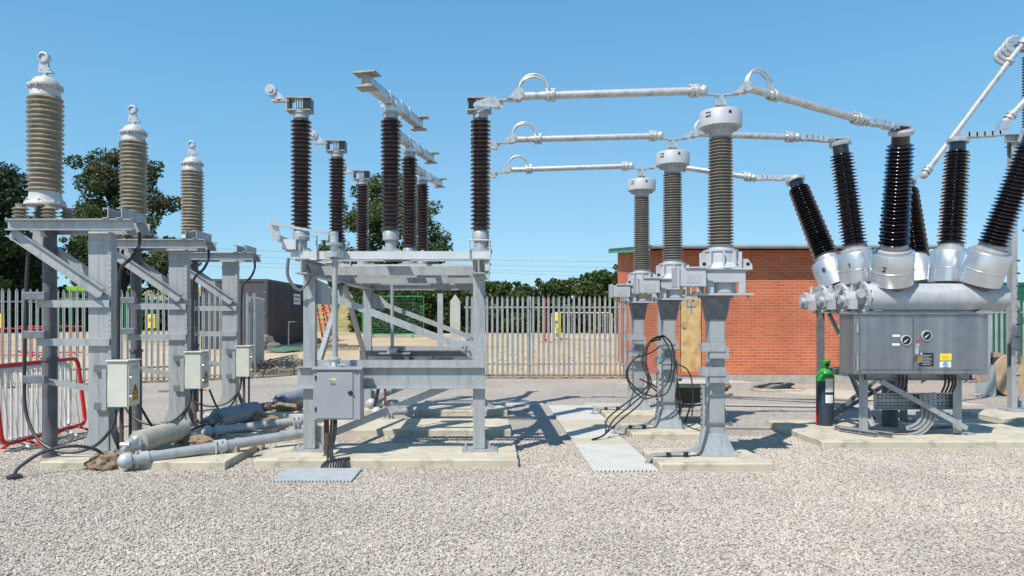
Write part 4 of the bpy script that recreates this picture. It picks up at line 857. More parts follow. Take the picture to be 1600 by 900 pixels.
b.cyl(dd*-.1,dd*.04,.08,n=18); b.cyl(dd*.42,dd*.48,.075,n=18); b.build('flexible_loop','alu',tb)
b=MB(); b.bar(e-tp+V((0,0,.02)),s-tp,.1,.03); b.bar(e-tp+V((.1,0,.05)),s-tp+V((.05,0,.05)),.08,.03); b.build('flexible_connector','alubright',tb,smooth=0)
e=V(ttop[1][1]); s=e+V((.68,-.0,.20)); tp=V((9.36,11.0,6.4))
tb=busbar(tp,s,'aluminium tube leaving the right edge from the middle right bushing by a flat strip',group='steep tubes right of the breaker',loop=False)
b=MB(); dl=s-e
for k in range(6):
    p=e+V((dl.x*(k/6),0,.015+.04*(k/6)**2+.008*(k%2))); q=e+V((dl.x*((k+1.2)/6),0,.02+.05*(k/6)**2)); b.bar(p-tp,q-tp,.12,.07); b.cyl((p+q)/2-tp+V((0,0,-.05)),(p+q)/2-tp,.012,n=6)
b.poly([(s.x-.12-tp.x,s.z-.12-tp.z),(s.x+.06-tp.x,s.z-.08-tp.z),(s.x+.1-tp.x,s.z+.05-tp.z),(s.x-.08-tp.x,s.z+.02-tp.z)],'y',s.y-tp.y-.06,s.y-tp.y+.06)
b.build('flexible_connector','alubright',tb,smooth=0)
# ------------------------------------------------------------------ palisade fences
def fence(name,p0,p1,H,label,posts,pitch=.142,ends=(True,True),strip=True):
    p0=V((*p0,0)); p1=V((*p1,0)); d=(p1-p0); L=d.length; d.normalize()
    t=thing(name,p0,label,'fence',None,math.atan2(d.y,d.x))
    ps=sorted(posts)
    for x in ps:
        b=MB(); b.ibeam((x,.06,0),(x,.06,H-.02),.06,.1,.008,up=(0,1,0)); b.build('post','fenceg',t,smooth=0)
    b=MB()
    for z in(.38,H-.34): b.ang((0,.02,z),(L,.02,z),.045,.045,.006)
    b.build('rail','fenceg',t,smooth=0)
    w=.034
    prof=[(-w,0),(-w*.55,-.016),(0,-.004),(w*.55,-.016),(w,0),(w,.004),(w*.55,-.012),(0,0),(-w*.55,-.012),(-w,.004)]
    edges=[0]+[x for x in ps if .3<x<L-.3]+[L]
    n=int(L/pitch); rng=random.Random(len(label))
    for a,c in zip(edges,edges[1:]):
        b=MB(); k=0
        for i in range(n+1):
            x=(i+.5)*pitch
            if not(a<=x<c): continue
            dx=rng.uniform(-.006,.006); k=len(prof)
            lean=rng.uniform(-.008,.008)
            vs=[(x+dx+q[0],q[1]-.012,.05) for q in prof]+[(x+dx+lean+q[0],q[1]-.012,H-.085) for q in prof]+[(x+dx+lean+q[0]*.62,q[1]-.02,H-.03) for q in prof]+[(x+dx+lean+q[0]*.12,q[1]-.03,H) for q in prof]
            fs=[]
            for s in range(3): fs+=[(s*k+j,s*k+(j+1)%k,(s+1)*k+(j+1)%k,(s+1)*k+j) for j in range(k)]
            fs+=[tuple(3*k+j for j in range(k))]
            b.add(vs,fs)
        if b.v: b.build('pale_panel','fenceg',t,smooth=0)
    if strip:
        b=MB(); b.bar((0,-.03,.13),(L,-.03,.13),.02,.03); 
        pts=[(L*i/int(L*8),-.05,.05+.035*sin(i*1.9)) for i in range(int(L*8)+1)]; b.tube(pts,.012,n=5); b.tube([(p[0],p[1]-.02,.09-p[2]) for p in pts],.012,n=5)
        b.build('bottom_wire','timber',t)
    return t
fence('palisade_fence',(-20.0,fy(-20)),(-6.55,20.5),2.40,'galvanised palisade fence behind the left row of columns',[.1,2.85,5.6,8.35,11.1-.3,13.8,15.6],pitch=.142)
fence('palisade_fence',(-.62,20.5),(4.05,20.5),2.30,'galvanised palisade fence between the gateway and the brick building',[.1,1.83,4.46])
fence('palisade_fence',(-6.52,20.5),(-7.3,24.2),2.3,'short return of palisade fence seen edge-on beside the dark container',[.05,2.5,3.6],strip=False)
fence('palisade_fence',(11.9,19.2),(24,19.2),2.15,'palisade fence at the right edge in front of the green container',[.1,2.7,5.4,8.1])
b=MB(); b.box(-.07,.07,-.07,.07,0,2.34); b.build
t=thing('gate_post',(-1.28,20.5,0),'galvanised steel gate post beside the concrete post at the gateway','post')
b=MB(); b.box(-.075,.075,-.075,.075,0,2.36); b.build('shaft','fenceg',t,smooth=0); b=MB(); [b.box(.075,.1,-.03,.03,z,z+.06) for z in(.6,1.9)]; b.build('hinge','galvdark',t,smooth=0)
b=MB(); b.poly([(-.14,0),(.14,0),(.14,2.14),(0,2.34),(-.14,2.14)],'y',-.1,.1)
tag(b.build('concrete_post','concrete',loc=(-.86,20.45,0),smooth=0,bevel=.008),'pointed concrete post at the open end of the fence','post')
b=MB(); b.box(-.05,.05,-.05,.05,0,2.3); b.box(-.3,-.2,-.04,.04,0,2.25)
b=MB(); b.box(-.06,.06,-.06,.06,0,2.32)
tag(b.build('gate_post','fenceg',loc=(4.42-.02,18.6+.1,0),smooth=0),'galvanised steel post standing against the corner of the brick building','post')
# ------------------------------------------------------------------ brick building
bd=thing('brick_building',(4.35,18.9,0),'single-storey red brick building with mono-pitch roof behind the transformers','building'); 
BW=6.75; BD=5.6; ZF=3.42; ZB=3.86
b=MB()
# walls with door opening: front (three pieces), sides, back
dx0,dx1,dz=.60,1.16,2.36
b.box(0,dx0,0,.25,.24,ZF); b.box(dx1,BW,0,.25,.24,ZF); b.box(dx0,dx1,0,.25,dz,ZF)
b.add([(0,.2501,.24),(0,BD,.24),(0,BD,ZB),(0,.2501,ZF+.02),(.25,.2501,.24),(.25,BD,.24),(.25,BD,ZB),(.25,.2501,ZF+.02)],[(0,1,2,3),(7,6,5,4),(0,4,5,1),(3,2,6,7),(1,5,6,2),(0,3,7,4)])
b.add([(BW-.25,.2501,.24),(BW-.25,BD,.24),(BW-.25,BD,ZB),(BW-.25,.2501,ZF+.02),(BW,.2501,.24),(BW,BD,.24),(BW,BD,ZB),(BW,.2501,ZF+.02)],[(0,1,2,3),(7,6,5,4),(0,4,5,1),(3,2,6,7),(1,5,6,2),(0,3,7,4)])
b.box(.25,BW-.25,BD-.25,BD,.24,ZB); b.build('wall','brick',bd,smooth=0)
b=MB(); b.box(-.01,BW+.01,-.012,.25,-.1,.235); b.box(-.01,.25,.2501,BD+.01,-.1,.235); 
b.build('plinth','plinth',bd,smooth=0)
b=MB()
for k in range(16): b.box(.2+.46*k,.206+.46*k,-.014,-.0115,0,.235)
b.build('plinth_joint','timber',bd,smooth=0)
b=MB(); sl=(ZB-ZF)/BD
def rz(y): return ZF+.03+sl*y
b.add([(-.25,-.35,rz(-.35)),(BW+.3,-.35,rz(-.35)),(BW+.3,BD+.3,rz(BD+.3)),(-.25,BD+.3,rz(BD+.3)),(-.25,-.35,rz(-.35)+.09),(BW+.3,-.35,rz(-.35)+.09),(BW+.3,BD+.3,rz(BD+.3)+.09),(-.25,BD+.3,rz(BD+.3)+.09)],[(0,1,2,3),(7,6,5,4),(0,4,5,1),(1,5,6,2),(2,6,7,3),(3,7,4,0)])
b.build('roof','roof',bd,smooth=0)
b=MB(); b.add([(-.262,-.35,rz(-.35)-.06),(-.262,BD+.3,rz(BD+.3)-.06),(-.262,BD+.3,rz(BD+.3)+.0),(-.262,-.35,rz(-.35)+.0),(-.235,-.35,rz(-.35)-.06),(-.235,BD+.3,rz(BD+.3)-.06),(-.235,BD+.3,rz(BD+.3)-.001),(-.235,-.35,rz(-.35)-.001)],[(0,1,2,3),(7,6,5,4),(0,4,5,1),(3,2,6,7),(1,5,6,2),(0,3,7,4)]); b.build('barge_board','bargegreen',bd,smooth=0)
b=MB(); b.cyl((-.2,-.42,rz(-.35)+.045),(BW+.3,-.42,rz(-.35)+.045),.05,n=12); b.build('gutter','gutter',bd)
b=MB(); b.box(dx0+.01,dx1-.01,.05,.09,.30,dz-.005); b.build('door','ply',bd,smooth=0); dr=bpy.data.objects['door'] if 0 else kids(bd)[-1]
b=MB(); b.tube(spline([(.80,.044,2.22),(.79,.044,2.05),(.80,.044,1.98),(.90,.044,1.99),(1.0,.044,1.97)],6),.012,n=6); b.tube(spline([(.905,.044,2.12),(.90,.044,1.95),(.905,.044,1.80)],6),.013,n=6); b.build('painted_number','blue',dr)
b=MB(); b.cyl((.665,.05,1.5),(.665,.0,1.5),.014,n=8); b.bar((.65,.0,1.5),(.74,.0,1.5),.014,.016); b.build('handle','alubright',dr)
b=MB(); b.box(dx0-.05,dx1+.05,-.05,.25,.236,.292); b.build('threshold','brick',bd,smooth=0)
b=MB(); b.box(dx0,dx0+.009,.02,.05,.3,dz); b.box(dx1-.009,dx1,.02,.05,.3,dz); b.build('door_frame','blackpl',bd,smooth=0)
# wall dirt stays as material; cable coil by the wall
b=MB()
for k in range(6):
    r=.36-.02*k; cx,cy=(1205-VX)/F*17.6,17.6
    b.tube([(cx+r*cos(a)*1.1+.05*k,cy+r*sin(a)*.8,.03+.018*k+.01*sin(a*3+k)) for a in [2*pi*j/24 for j in range(24)]],.018,n=6,closed=True)
tag(b.build('cable_coil','rubber'),'coil of black cable lying on the ground against the brick wall','cable')
b=MB(); cx,cy=(1215-VX)/F*17.2,17.2
b.tube([(cx+.62*cos(a),cy+.42*sin(a),.03+.01*sin(3*a)) for a in [2*pi*j/40 for j in range(40)]],.012,n=6,closed=True)
tag(b.build('hose_loop','timber'),'thin pale hose in one wide loop around the black coil','hose')
b=MB(); b.tube(spline([(5.0,15.6,.03),(5.7,15.4,.03),(6.4,15.1,.03),(7.4,14.9,.03),(8.0,14.8,.03)],8),.012,n=6)
b.tube(spline([(4.2,13.9,.04),(5.0,13.8,.04),(6.2,13.6,.045),(7.0,13.5,.045)],8),.012,n=6)
tag(b.build('ground_wire','rubber'),'thin dark wires trailing over the gravel towards the gas bottle','wire')
# ------------------------------------------------------------------ wheelbarrow
wb=thing('wheelbarrow',(3.36,12.0,0),'dark green wheelbarrow standing behind the nearest and middle transformer posts','wheelbarrow')
b=MB(); 
lo=[(-.28,-.22,.34),(.24,-.22,.34),(.24,.22,.34),(-.28,.22,.34)]; hi=[(-.46,-.33,.58),(.46,-.33,.58),(.46,.33,.58),(-.46,.33,.58)]
b.add([V(p) for p in lo+hi],[(0,3,2,1),(0,1,5,4),(1,2,6,5),(2,3,7,6),(3,0,4,7)])
hi2=[(x*.96,y*.94,z-.005) for x,y,z in hi]; lo2=[(x*.95,y*.95,z+.01) for x,y,z in lo]
b.add([V(p) for p in lo2+hi2],[(0,1,2,3),(4,5,1,0),(5,6,2,1),(6,7,3,2),(7,4,0,3)]); b.tube([V(p) for p in hi],.014,n=6,closed=True); b.build('tray','barrow',wb)
b=MB(); 
for s in(-1,1): b.tube(spline([(.40,0+s*.06,.18),(.2,s*.2,.3),(-.3,s*.24,.32),(-.7,s*.27,.62),(-.82,s*.27,.68)],6),.017,n=8); b.tube([(-.1,s*.22,.31),(-.2,s*.22,.02),(-.3,s*.22,.02),(-.28,s*.23,.32)],.014,n=8)
b.build('frame','rust',wb)
b=MB(); b.lathe([(.08,0),(.155,.01),(.17,.04),(.155,.07),(.08,.08)],(.36,-.04,.17),(.36,1,.17),n=28); w=b.build('wheel','rubber',wb)
b=MB(); b.lathe([(.02,0),(.1,.0),(.1,.05),(.02,.05)],(.36,-.025,.17),(.36,1,.17),n=20); b.build('rim','alu',w)
b=MB(); b.lump((.42,0,.58),(.14,.2,.08),3,rz=.3); b.lump((.5,-.12,.60),(.07,.06,.05),5)
tag(b.build('rag','burlap',loc=(3.36,12.0,0)),'bundled beige rag on the rim of the wheelbarrow','rag')
# ------------------------------------------------------------------ crowd barriers
def barrier(p0,p1,mf,mb,label,group,H=1.05,bars=14,lift=.12,name='crowd_barrier',base=None,feet=True,th=1.,th2=1.):
    p0=V((*p0,0)); p1=V((*p1,0)); d=p1-p0; L=d.length; t=thing(name,(p0.x,p0.y,base if base is not None else 0),label,'barrier',group,math.atan2(d.y,d.x))
    r=.12; pts=[]
    for (cx,cz,a0) in((L-r,H-r,0),(r,H-r,90),(r,lift+r,180),(L-r,lift+r,270)):
        for k in range(5): a=R(a0+90*k/4); pts.append((cx+r*cos(a),0,cz+r*sin(a)))
    b=MB(); b.tube(pts,.021*th,n=10,closed=True); b.build('frame',mf,t)
    b=MB()
    for k in range(bars): x=L*(k+1)/(bars+1); b.cyl((x,0,lift),(x,0,H),.007*th2,n=6)
    b.build('bar_panel',mb,t)
    if feet:
        for x in(L*.18,L*.82):
            b=MB(); b.tube([(x,-.3,.02),(x,-.05,lift+.01),(x,.05,lift+.01),(x,.3,.02)],.018,n=8); b.build('foot',mf,t)
    return t
bl=barrier((-5.98,9.15),(-5.95,11.0),'red','white','red tubular crowd barrier at the left edge of the gravel','crowd barriers on the left',H=1.1,bars=11,th=1.35,th2=.8); bl.rotation_euler.x=R(-7)
barrier((-6.12,9.2),(-6.06,10.75),'white','white','white tubular crowd barrier just behind the red one at the left edge','crowd barriers on the left',H=1.04,bars=14,th=1.2,th2=2.1)
# behind the fences
GY=33.
for i,(px0,px1) in enumerate(((862,905),(907,958))):
    barrier(((px0-VX)/F*GY,GY+i*.3),((px1-VX)/F*GY,GY+i*.3),'white','white',('white crowd barrier behind the fence, directly right of the upright red barrier','white crowd barrier behind the fence, nearest to the brick building')[i],'white barriers behind the fence',H=1.25,bars=6,base=gz(4,GY)-.0)
t=barrier(((852-VX)/F*31.5,31.5),((857-VX)/F*31.5,33.4),'red','red','upright red barrier seen edge-on behind the fence beside the yellow box',None,H=1.9,bars=5,base=gz(2.5,31.5))
b=MB(); b.box(-.09,.09,-.03,.03,0,.85)
def ybox(px,py0,py1,w,Y,lab):
    X=(px-VX)/F*Y; g=gz(X,Y); z0=CAMZ+(HY-py1)/F*Y; z1=CAMZ+(HY-py0)/F*Y; tt=thing('meter_box',(X,Y,g),lab,'box','yellow boxes beyond the fences')
    b=MB(); b.box(-w/2,w/2,-.1,.1,z0-g,z1-g); b.build('body','yellow',tt,smooth=0,bevel=.02); b=MB(); b.cyl((0,0,0),(0,0,max(.1,z0-g)),.03,n=8); b.box(-w*.3,w*.3,-.115,-.101,(z0+z1)/2-g,(z0+z1)/2-g+.12); b.build('stand','galvdark',tt)
ybox(870,489,521,.36,33.5,'yellow box behind the fence beside the upright red barrier'); ybox(238,491,513,.3,30,'yellow box beyond the left fence between two columns'); ybox(-2,490,514,.3,26,'yellow box beyond the fence at the very left edge')
for i,(px,Y,lab) in enumerate(((20,24.5,'red barrier beyond the left fence, nearest the left edge'),(78,25.0,'red barrier beyond the left fence just left of the nearest column'))):
    X=(px-VX)/F*Y; barrier((X-1.1,Y),(X+1.1,Y+.1),'red','red',lab,'red barriers beyond the left fence',H=1.0,bars=12,base=gz(X,Y))
for i,px in enumerate((120,255)):
    Y=31; X=(px-VX)/F*Y; barrier((X-1.6,Y),(X+1.4,Y+.1),'green','green',('green site barrier beyond the fence behind the nearest column','green site barrier beyond the fence left of the middle column')[i],'green site barriers',H=1.9,bars=16,base=gz(X,Y))
# green mesh panel and neighbours in the gateway
def site_panel(px0,px1,py0,Y,mf,label,bars=20,H=None):
    X0=(px0-VX)/F*Y; X1=(px1-VX)/F*Y; g=gz(X0,Y); H=H or (CAMZ+(HY-py0)/F*Y-g)
    t=barrier((X0,Y),(X1,Y+.05),mf,'contgreen' if mf=='green' else mf,label,None,H=H,bars=bars,base=g,name='site_barrier',lift=.15)
    b=MB(); [b.cyl((.03,0,.2+k*.12),(X1-X0-.03,0,.2+k*.12),.007,n=5) for k in range(int((H-.3)/.12))]; b.build('wire_mesh','contgreen' if mf=='green' else mf,t)
site_panel(566,662,463,35,'green','green framed mesh panel standing in the gateway in front of the hedge',30)
site_panel(498,528,463,37,'poly','yellow-green barrier frame behind the leaning red barriers',4)
for i,(dx,lab) in enumerate(((0,'red barrier leaning upright, left one of the pair by the dark container'),(.22,'red barrier leaning upright, right one of the pair by the dark container'))):
    Y=32.0+.2*i; X=(498-VX)/F*Y+dx; t=thing('leaning_barrier',(X,Y,gz(X,Y)),lab,'barrier','red barriers leaning by the container')
    b=MB(); b.tube([(-.1+.3,0,0),(-.42+.3,.1,1.7),(-.15+.3,.1,1.72),(.35+.3,0,0)],.035,n=8); b.build('frame','red',t)
    b=MB(); [b.cyl((.2-.32*k/8,0.05,1.7*k/8),(.6-.5*k/8,.05,1.7*k/8),.02,n=6) for k in range(1,8)]; b.build('rung','red',t)
b=MB()
for k in range(5): b.lump(((505-VX)/F*31.4+.12*k,31.4,gz(-7,31.4)+.12+.05*(k%2)),(.12,.1,.12),k)
tag(b.build('rubble_pile','timber'),'small heap of pale rubble at the foot of the leaning red barriers','rubble')
# ------------------------------------------------------------------ containers
def container(name,x0,x1,y0,y1,z0,h,m,label,ribdir='both'):
    t=thing(name,(x0,y0,z0),label,'container'); W=x1-x0; D=y1-y0
    b=MB(); b.box(.03,W-.03,.03,D-.03,.12,h-.03)
    n=int(D/.28)
    for k in range(n): yy=.12+(D-.24)*k/n; b.box(W-.031,W-.008,yy,yy+.13,.16,h-.1); b.box(.008,.031,yy,yy+.13,.16,h-.1)
    b.build('body',m,t,smooth=0)
    b=MB()
    for x in(0,W-.12):
        for y in(0,D-.12): b.box(x,x+.12,y,y+.12,0,h)
    b.box(.12,W-.12,0,.09,h-.1,h); b.box(.12,W-.12,0,.09,.02,.16); b.box(0,.09,.12,D-.12,h-.1,h);b.box(W-.09,W,.12,D-.12,h-.1,h); b.box(0,.09,.12,D-.12,.02,.14);b.box(W-.09,W,.12,D-.12,.02,.14); b.build('corner_frame',m,t,smooth=0)
    b=MB(); b.box(W-.14,W-.02,-.02,.0,h*.25,h*.27); b.box(W-.14,W-.02,-.02,.0,h*.5,h*.52); b.box(W-.14,W-.02,-.02,.0,h*.8,h*.82); b.build('hinge','galvdark',t,smooth=0)
    return t
z27=gz(-9,27.3)
ct_=container('storage_container',-10.55,-8.1,27.3,33.3,z27,2.62,'container','dark grey steel container behind the left row, small white sign on its long side')
b=MB(); b.box(2.452,2.458,4.1-.35,4.1+.75,1.75,2.2); sg=b.build('sign','plate_white',ct_,smooth=0)
b=MB(); b.cyl((2.4581,3.88,1.90),(2.4605,3.88,1.90),.055,n=14); b.cyl((2.4581,3.88,2.07),(2.4605,3.88,2.07),.055,n=14)
for k in range(6): b.box(2.4582,2.4605,4.02+.12*k,4.10+.12*k,2.03,2.11)
for k in range(4): b.box(2.4582,2.4605,4.02+.13*k,4.11+.13*k,1.86,1.93)
b.build('printed_mark','blackpl',sg,smooth=0)
container('storage_container',14.3,24,23.6,26,-.0,2.82,'contgreen','dark green container at the right edge behind the palisade fence')
# lime green roofed cabin far left
t=thing('site_cabin',((90-VX)/F*52,52,gz(-30,52)-1.0),'low bright green roofed cabin seen over the left fence','cabin')
zt=CAMZ+(HY-447)/F*52-(gz(-30,52)-1.0)
b=MB(); b.box(0,3.4,0,3,0,zt-.35); b.build('wall','concrete',t,smooth=0)
b=MB(); b.poly([(-.3,zt-.35),(3.7,zt-.35),(3.5,zt),(.0,zt-.05)],'y',-.3,3.3); b.build('roof','limegreen',t,smooth=0)
# ------------------------------------------------------------------ debris by the container
def gp(px,Y): X=(px-VX)/F*Y; return X,Y,gz(X,Y)
x,y,z=gp(446,26.0); b=MB(); b.add([(-.75,-.3,.03),(.15,-.55,.0),(.75,.3,.06),(-.15,.5,.14),(-.75,-.3,.06),(.15,-.55,.03),(.75,.3,.09),(-.15,.5,.17)],[(0,1,2,3),(7,6,5,4),(0,4,5,1),(1,5,6,2),(2,6,7,3),(3,7,4,0)])
tag(b.build('sheet','sage',loc=(x,y,z),smooth=0),'sage green sheet lying on the earth before the dark container','sheet')
for i,(px,Y,l,a,lab) in enumerate(((505,28.0,3.2,.5,'long grey plank lying right of the green sheet'),(500,27.2,2.8,.42,'grey plank lying in front of the longer one'),(478,28.8,3.4,.6,'grey plank half behind the frame leg near the container'))):
    x,y,z=gp(px,Y); b=MB(); b.box(-l/2,l/2,-.12,.12,.03,.1); o=b.build('plank','timber' if i else 'galvdark',loc=(x,y,z+.02),smooth=0); o.rotation_euler=(0,0,a); tag(o,lab,'plank','planks by the dark container')
x,y,z=gp(462,26.6); b=MB(); b.tube([(-.25,0,0),(-.25,0,1.05),(.55,0,1.05),(.55,0,0)],.03,n=8); tag(b.build('pipe_stand','galvdark',loc=(x,y,z)),'grey bent pipe stand beside the dark container','stand')
b=MB()
rng=random.Random(4); x,y,z=gp(436,22.3); 
for k in range(34):
    a=rng.uniform(0,2*pi); cx=rng.uniform(-1.1,1.0); cy=rng.uniform(-.5,.5); rr=rng.uniform(.15,.4); b.tube([(cx+rr*cos(t_)*1.6,cy+rr*sin(t_),.08+.3*max(0,1-(cx/1.4)**2)*rng.uniform(.4,1)+.06*sin(2*t_+k)) for t_ in [2*pi*j/14 for j in range(14)]],.012,n=4,closed=True)
tag(b.build('wire_netting','rubbish',loc=(x,y,z)),'heap of tangled dark wire netting on the bank in the gateway','netting')
x,y,z=gp(415,26.9); b=MB(); b.lump((0,0,.25),(.35,.3,.35),2); b.lump((.3,-.1,.15),(.3,.2,.2),9); tag(b.build('rubbish_heap','rubbish',loc=(x,y,z)),'small dark heap of scrap at the near corner of the dark container','scrap')
# rubble on the earth beyond the right fence
b=MB(); rng=random.Random(12)
for k in range(140):
    X=rng.uniform(-.5,4.); Y=rng.gauss(24.5,1.2); s=rng.uniform(.02,.08)
    if Y<21.3: continue
    b.lump((X,Y,gz(X,Y)+s*.3),(s,s*.8,s*.6),k,sub=1)
tag(b.build('rubble','pebble' if 0 else 'concrete'),'scattered broken stones on the sandy earth beyond the fence','rubble',kind='stuff')
# ------------------------------------------------------------------ things lying between the left row and the frame
def lying(p0,p1,r,label,m,wrap=False,n=13):
    p0=V(p0);p1=V(p1); L=(p1-p0).length; t=thing('lying_insulator',p0,label,'insulator','insulators lying on the slabs')
    d=(p1-p0).normalized()
    b=MB(); b.lathe([(r*.6,0)]+(sheds(.02,L,n+5,r*.94,r) if not wrap else [(r*1.02,.02),(r*.98,.1),(r*1.05,.2),(r,.3),(r*1.03,L-.1),(r*.97,L-.02)])+[(r*.5,L+.01)],(0,0,0),d,n=32)
    b.build('porcelain' if not wrap else 'wrapping',m,t)
    b=MB(); b.lathe([(.04,0),(r*.6,.0),(r*.65,.04),(r*.5,.06),(r*.45,.16),(.05,.18)],(0,0,0),d*-1,n=20)
    for k in range(6):
        a=k*pi/3; u=d.cross(V((0,0,1))).normalized(); w=u.cross(d); c=(u*cos(a)+w*sin(a))*r*.55
        b.cyl(c-d*.07,c+d*.0,.018,n=6)
    b.cyl(-d*.16+V((0,0,-.02)),-d*.26+V((0,0,-.04)),.035,n=14); b.cyl(-d*.2+V((-.05,0,.02)),-d*.2+V((.05,0,.02)),.03,n=12)
    b.build('end_fitting','galvdark' if wrap else 'alu',t); return t
lying((-3.98,8.42,.27),(-3.82,9.28,.30),.135,'cream ribbed insulator lying bare on the nearest left slab','beigepor')
lying((-3.86,10.55,.25),(-3.52,11.35,.28),.135,'grey wrapped insulator lying on the middle left slab','sheet',True)
lying((-3.58,12.75,.25),(-3.18,13.5,.27),.135,'grey wrapped insulator lying on the farthest left slab','sheet',True)
def pole(p0,p1,label,clamp=(.5,),r=.06):
    p0=V(p0);p1=V(p1); t=thing('loose_pole',p0,label,'tube','aluminium tubes lying on the ground'); q=p1-p0; d=q.normalized(); L=q.length
    b=MB(); b.cyl((0,0,0),q,r,n=20); b.build('tube','galv',t)
    b=MB(); b.lathe([(.05,0),(r*1.35,.0),(r*1.5,.05),(r*1.2,.1),(.03,.13)],d*.02,-d,n=18); b.cyl(d*.07,d*.2,r*1.25,n=18)
    for k in(-1,1): b.cyl(d*.1+V((0,k*.04,-.09)),d*.1+V((0,k*.04,.09)),.018,n=6)
    for c in clamp: 
        b.cyl(d*(L*c-.05),d*(L*c+.05),r*1.3,n=18); b.bar(d*L*c+V((0,0,-.01)),d*L*c+V((.02,-.02,-.11)),.07,.05); b.cyl(d*L*c+V((.05,-.03,-.135)),d*L*c+V((.05,-.03,-.115)),.09,n=18)
        for k in(-1,1): b.cyl(d*(L*c+.03*k)+V((0,-.07,-.07)),d*(L*c+.03*k)+V((0,-.07,.07)),.014,n=6)
    b.build('clamp','castgrey',t); return t
pole((-3.93,8.12,.13),(-2.32,9.30,.24),'nearest loose aluminium tube lying from the left slab to the frame leg',(.50,))
pole((-3.78,10.1,.14),(-2.35,10.75,.24),'second loose aluminium tube lying beyond the nearest one',(.75,))
pole((-1.75,11.95,.17),(-1.2,12.1,.17),'short loose tube with clamps lying on gravel inside the frame',(.35,))
pole((-2.0,13.0,.19),(-1.35,13.1,.19),'short pale tube lying on the rear slab of the frame',())
b=MB(); b.box(-3.35,-2.95,8.75,8.85,.1,.17); b.box(-3.15,-3.05,8.9,9.3,.1,.19)
tag(b.build('timber_packer','timber',smooth=0,bevel=.005),'two short timber packers under the nearest loose tube','timber')
b=MB(); b.box(-3.95,-2.85,9.38,9.52,.02,.12); tag(b.build('board','slab',smooth=0,bevel=.006),'flat buff board lying along the back of the nearest left slab','board')
def rag(px,py,z,sz,seed,lab,rz=.3,name='sack'):
    Y=F*(CAMZ-z)/(py-HY); X=(px-VX)/F*Y; b=MB(); b.lump((0,0,sz[2]*.7),sz,seed,amp=.42,fr=1.8,sub=4,rz=rz); tag(b.build(name,'burlap',loc=(X,Y,z),smooth=80),lab,'sack','brown sacks among the lying insulators')
rag(165,734,.0,(.17,.12,.11),1,'crumpled brown sack at the left end of the nearest loose tube',.2)
rag(205,728,.0,(.24,.11,.09),2,'long brown sack under the end of the cream insulator',.1)
rag(305,697,.1,(.24,.10,.08),3,'brown sack lying beyond the cream insulator on the nearest slab',-.3)
rag(335,672,.08,(.18,.12,.09),4,'brown sack under the end of the second loose tube',.2)
rag(405,662,.1,(.30,.12,.09),5,'large brown sack beside the middle wrapped insulator',-.1)
rag(438,642,.1,(.34,.12,.09),6,'long brown sack beside the farthest wrapped insulator',0)
# small cables on ground near first column
b=MB(); b.tube(spline([(-4.95,7.75,.03),(-4.93,7.8,.12),(-4.75,7.95,.26),(-4.5,8.05,.30),(-4.3,8.15,.24),(-4.22,8.2,.12)],8),.018,n=8); b.lathe([(.06,0),(.075,.01),(.075,.03),(.03,.05)],(-4.95,7.75,0.01),(-4.95,7.75,1),n=18)
tag(b.build('stub_cable','rubber'),'short black cable arching out of the gravel before the nearest left slab','cable')
for a,bb,lab in (((-4.1,8.78,.62),(-4.42,10.95,.35),'black cable sagging from the nearest cream box to the middle column'),((-4.12,11.0,.62),(-4.42,13.15,.35),'black cable sagging from the middle cream box to the farthest column')):
    b=MB(); a=V(a); bb=V(bb); m1=a.lerp(bb,.3); m1.z=.25; m2=a.lerp(bb,.7); m2.z=.2; b.tube(spline([a,m1,m2,bb],8),.016,n=8); tag(b.build('cable','rubber'),lab,'cable')
b=MB(); b.tube(spline([(-4.15,10.4,.12),(-3.95,10.2,.2),(-3.7,10.15,.22),(-3.4,10.3,.14),(-3.2,10.6,.13)],8),.018,n=8)
tag(b.build('cable','rubber'),'black cable lying in an arc over the middle left slab','cable')
# timber off-cut on the gravel beyond
b=MB(); b.box(-.5,.5,-.1,.1,0,.04); o=b.build('plank','timber',loc=(-7.0,17.0,.01),smooth=0); o.rotation_euler=(0,0,.4); tag(o,'short board lying on gravel between the nearest and middle left columns','plank')
# ------------------------------------------------------------------ things at the right background
t=thing('sign_post',(12.05,16.9,0),'thin pole with small blue-capped head behind the right bushings','pole')
b=MB(); b.cyl((0,0,0),(0,0,5.6),.055,n=14); b.build('shaft','fenceg',t)
b=MB(); b.box(-.12,.12,-.12,.12,5.6,5.63); b.poly([(-.09,5.66),(.09,5.66),(.05,5.74),(-.05,5.74)],'y',-.06,.06); b.cyl((0,0,5.63),(0,0,5.68),.03,n=8); b.build('cap','blue',t)
t=thing('support_post',(10.72,15.8,0),'galvanised post with a broad foot bracket standing just right of the stainless cabinet','post')
b=MB(); b.chan((0,0,.02),(0,0,4.3 if 0 else 2.4),.1,.16,.012,up=(0,1,0)); b.build('shaft','galv',t,smooth=0)
b=MB(); b.poly([(-.35,.12),(.02,.02),(.08,.05),(.08,.7),(-.02,.7),(-.06,.35),(-.35,.30)],'y',-.14,-.13); b.box(-.25,.25,-.2,.2,0,.025); b.build('foot_bracket','galv',t,smooth=0)
t=thing('cable_drum',(11.35,16.2,0),'wooden cable drum half hidden behind the stainless cabinet','cable drum')
for y in(-.3,.26):
    b=MB(); b.lathe([(.05,0),(.46,.0),(.46,.05),(.05,.05)],(0,y,.46),(0,9,.46),n=36); b.build('flange','drum',t)
b=MB(); b.cyl((0,-.26,.46),(0,.27,.46),.26,n=28); b.build('core','drum',t)
b=MB(); b.cyl((0,-.25,.46),(0,.25,.46),.36,n=28); b.build('wound_cable','rubber',t)
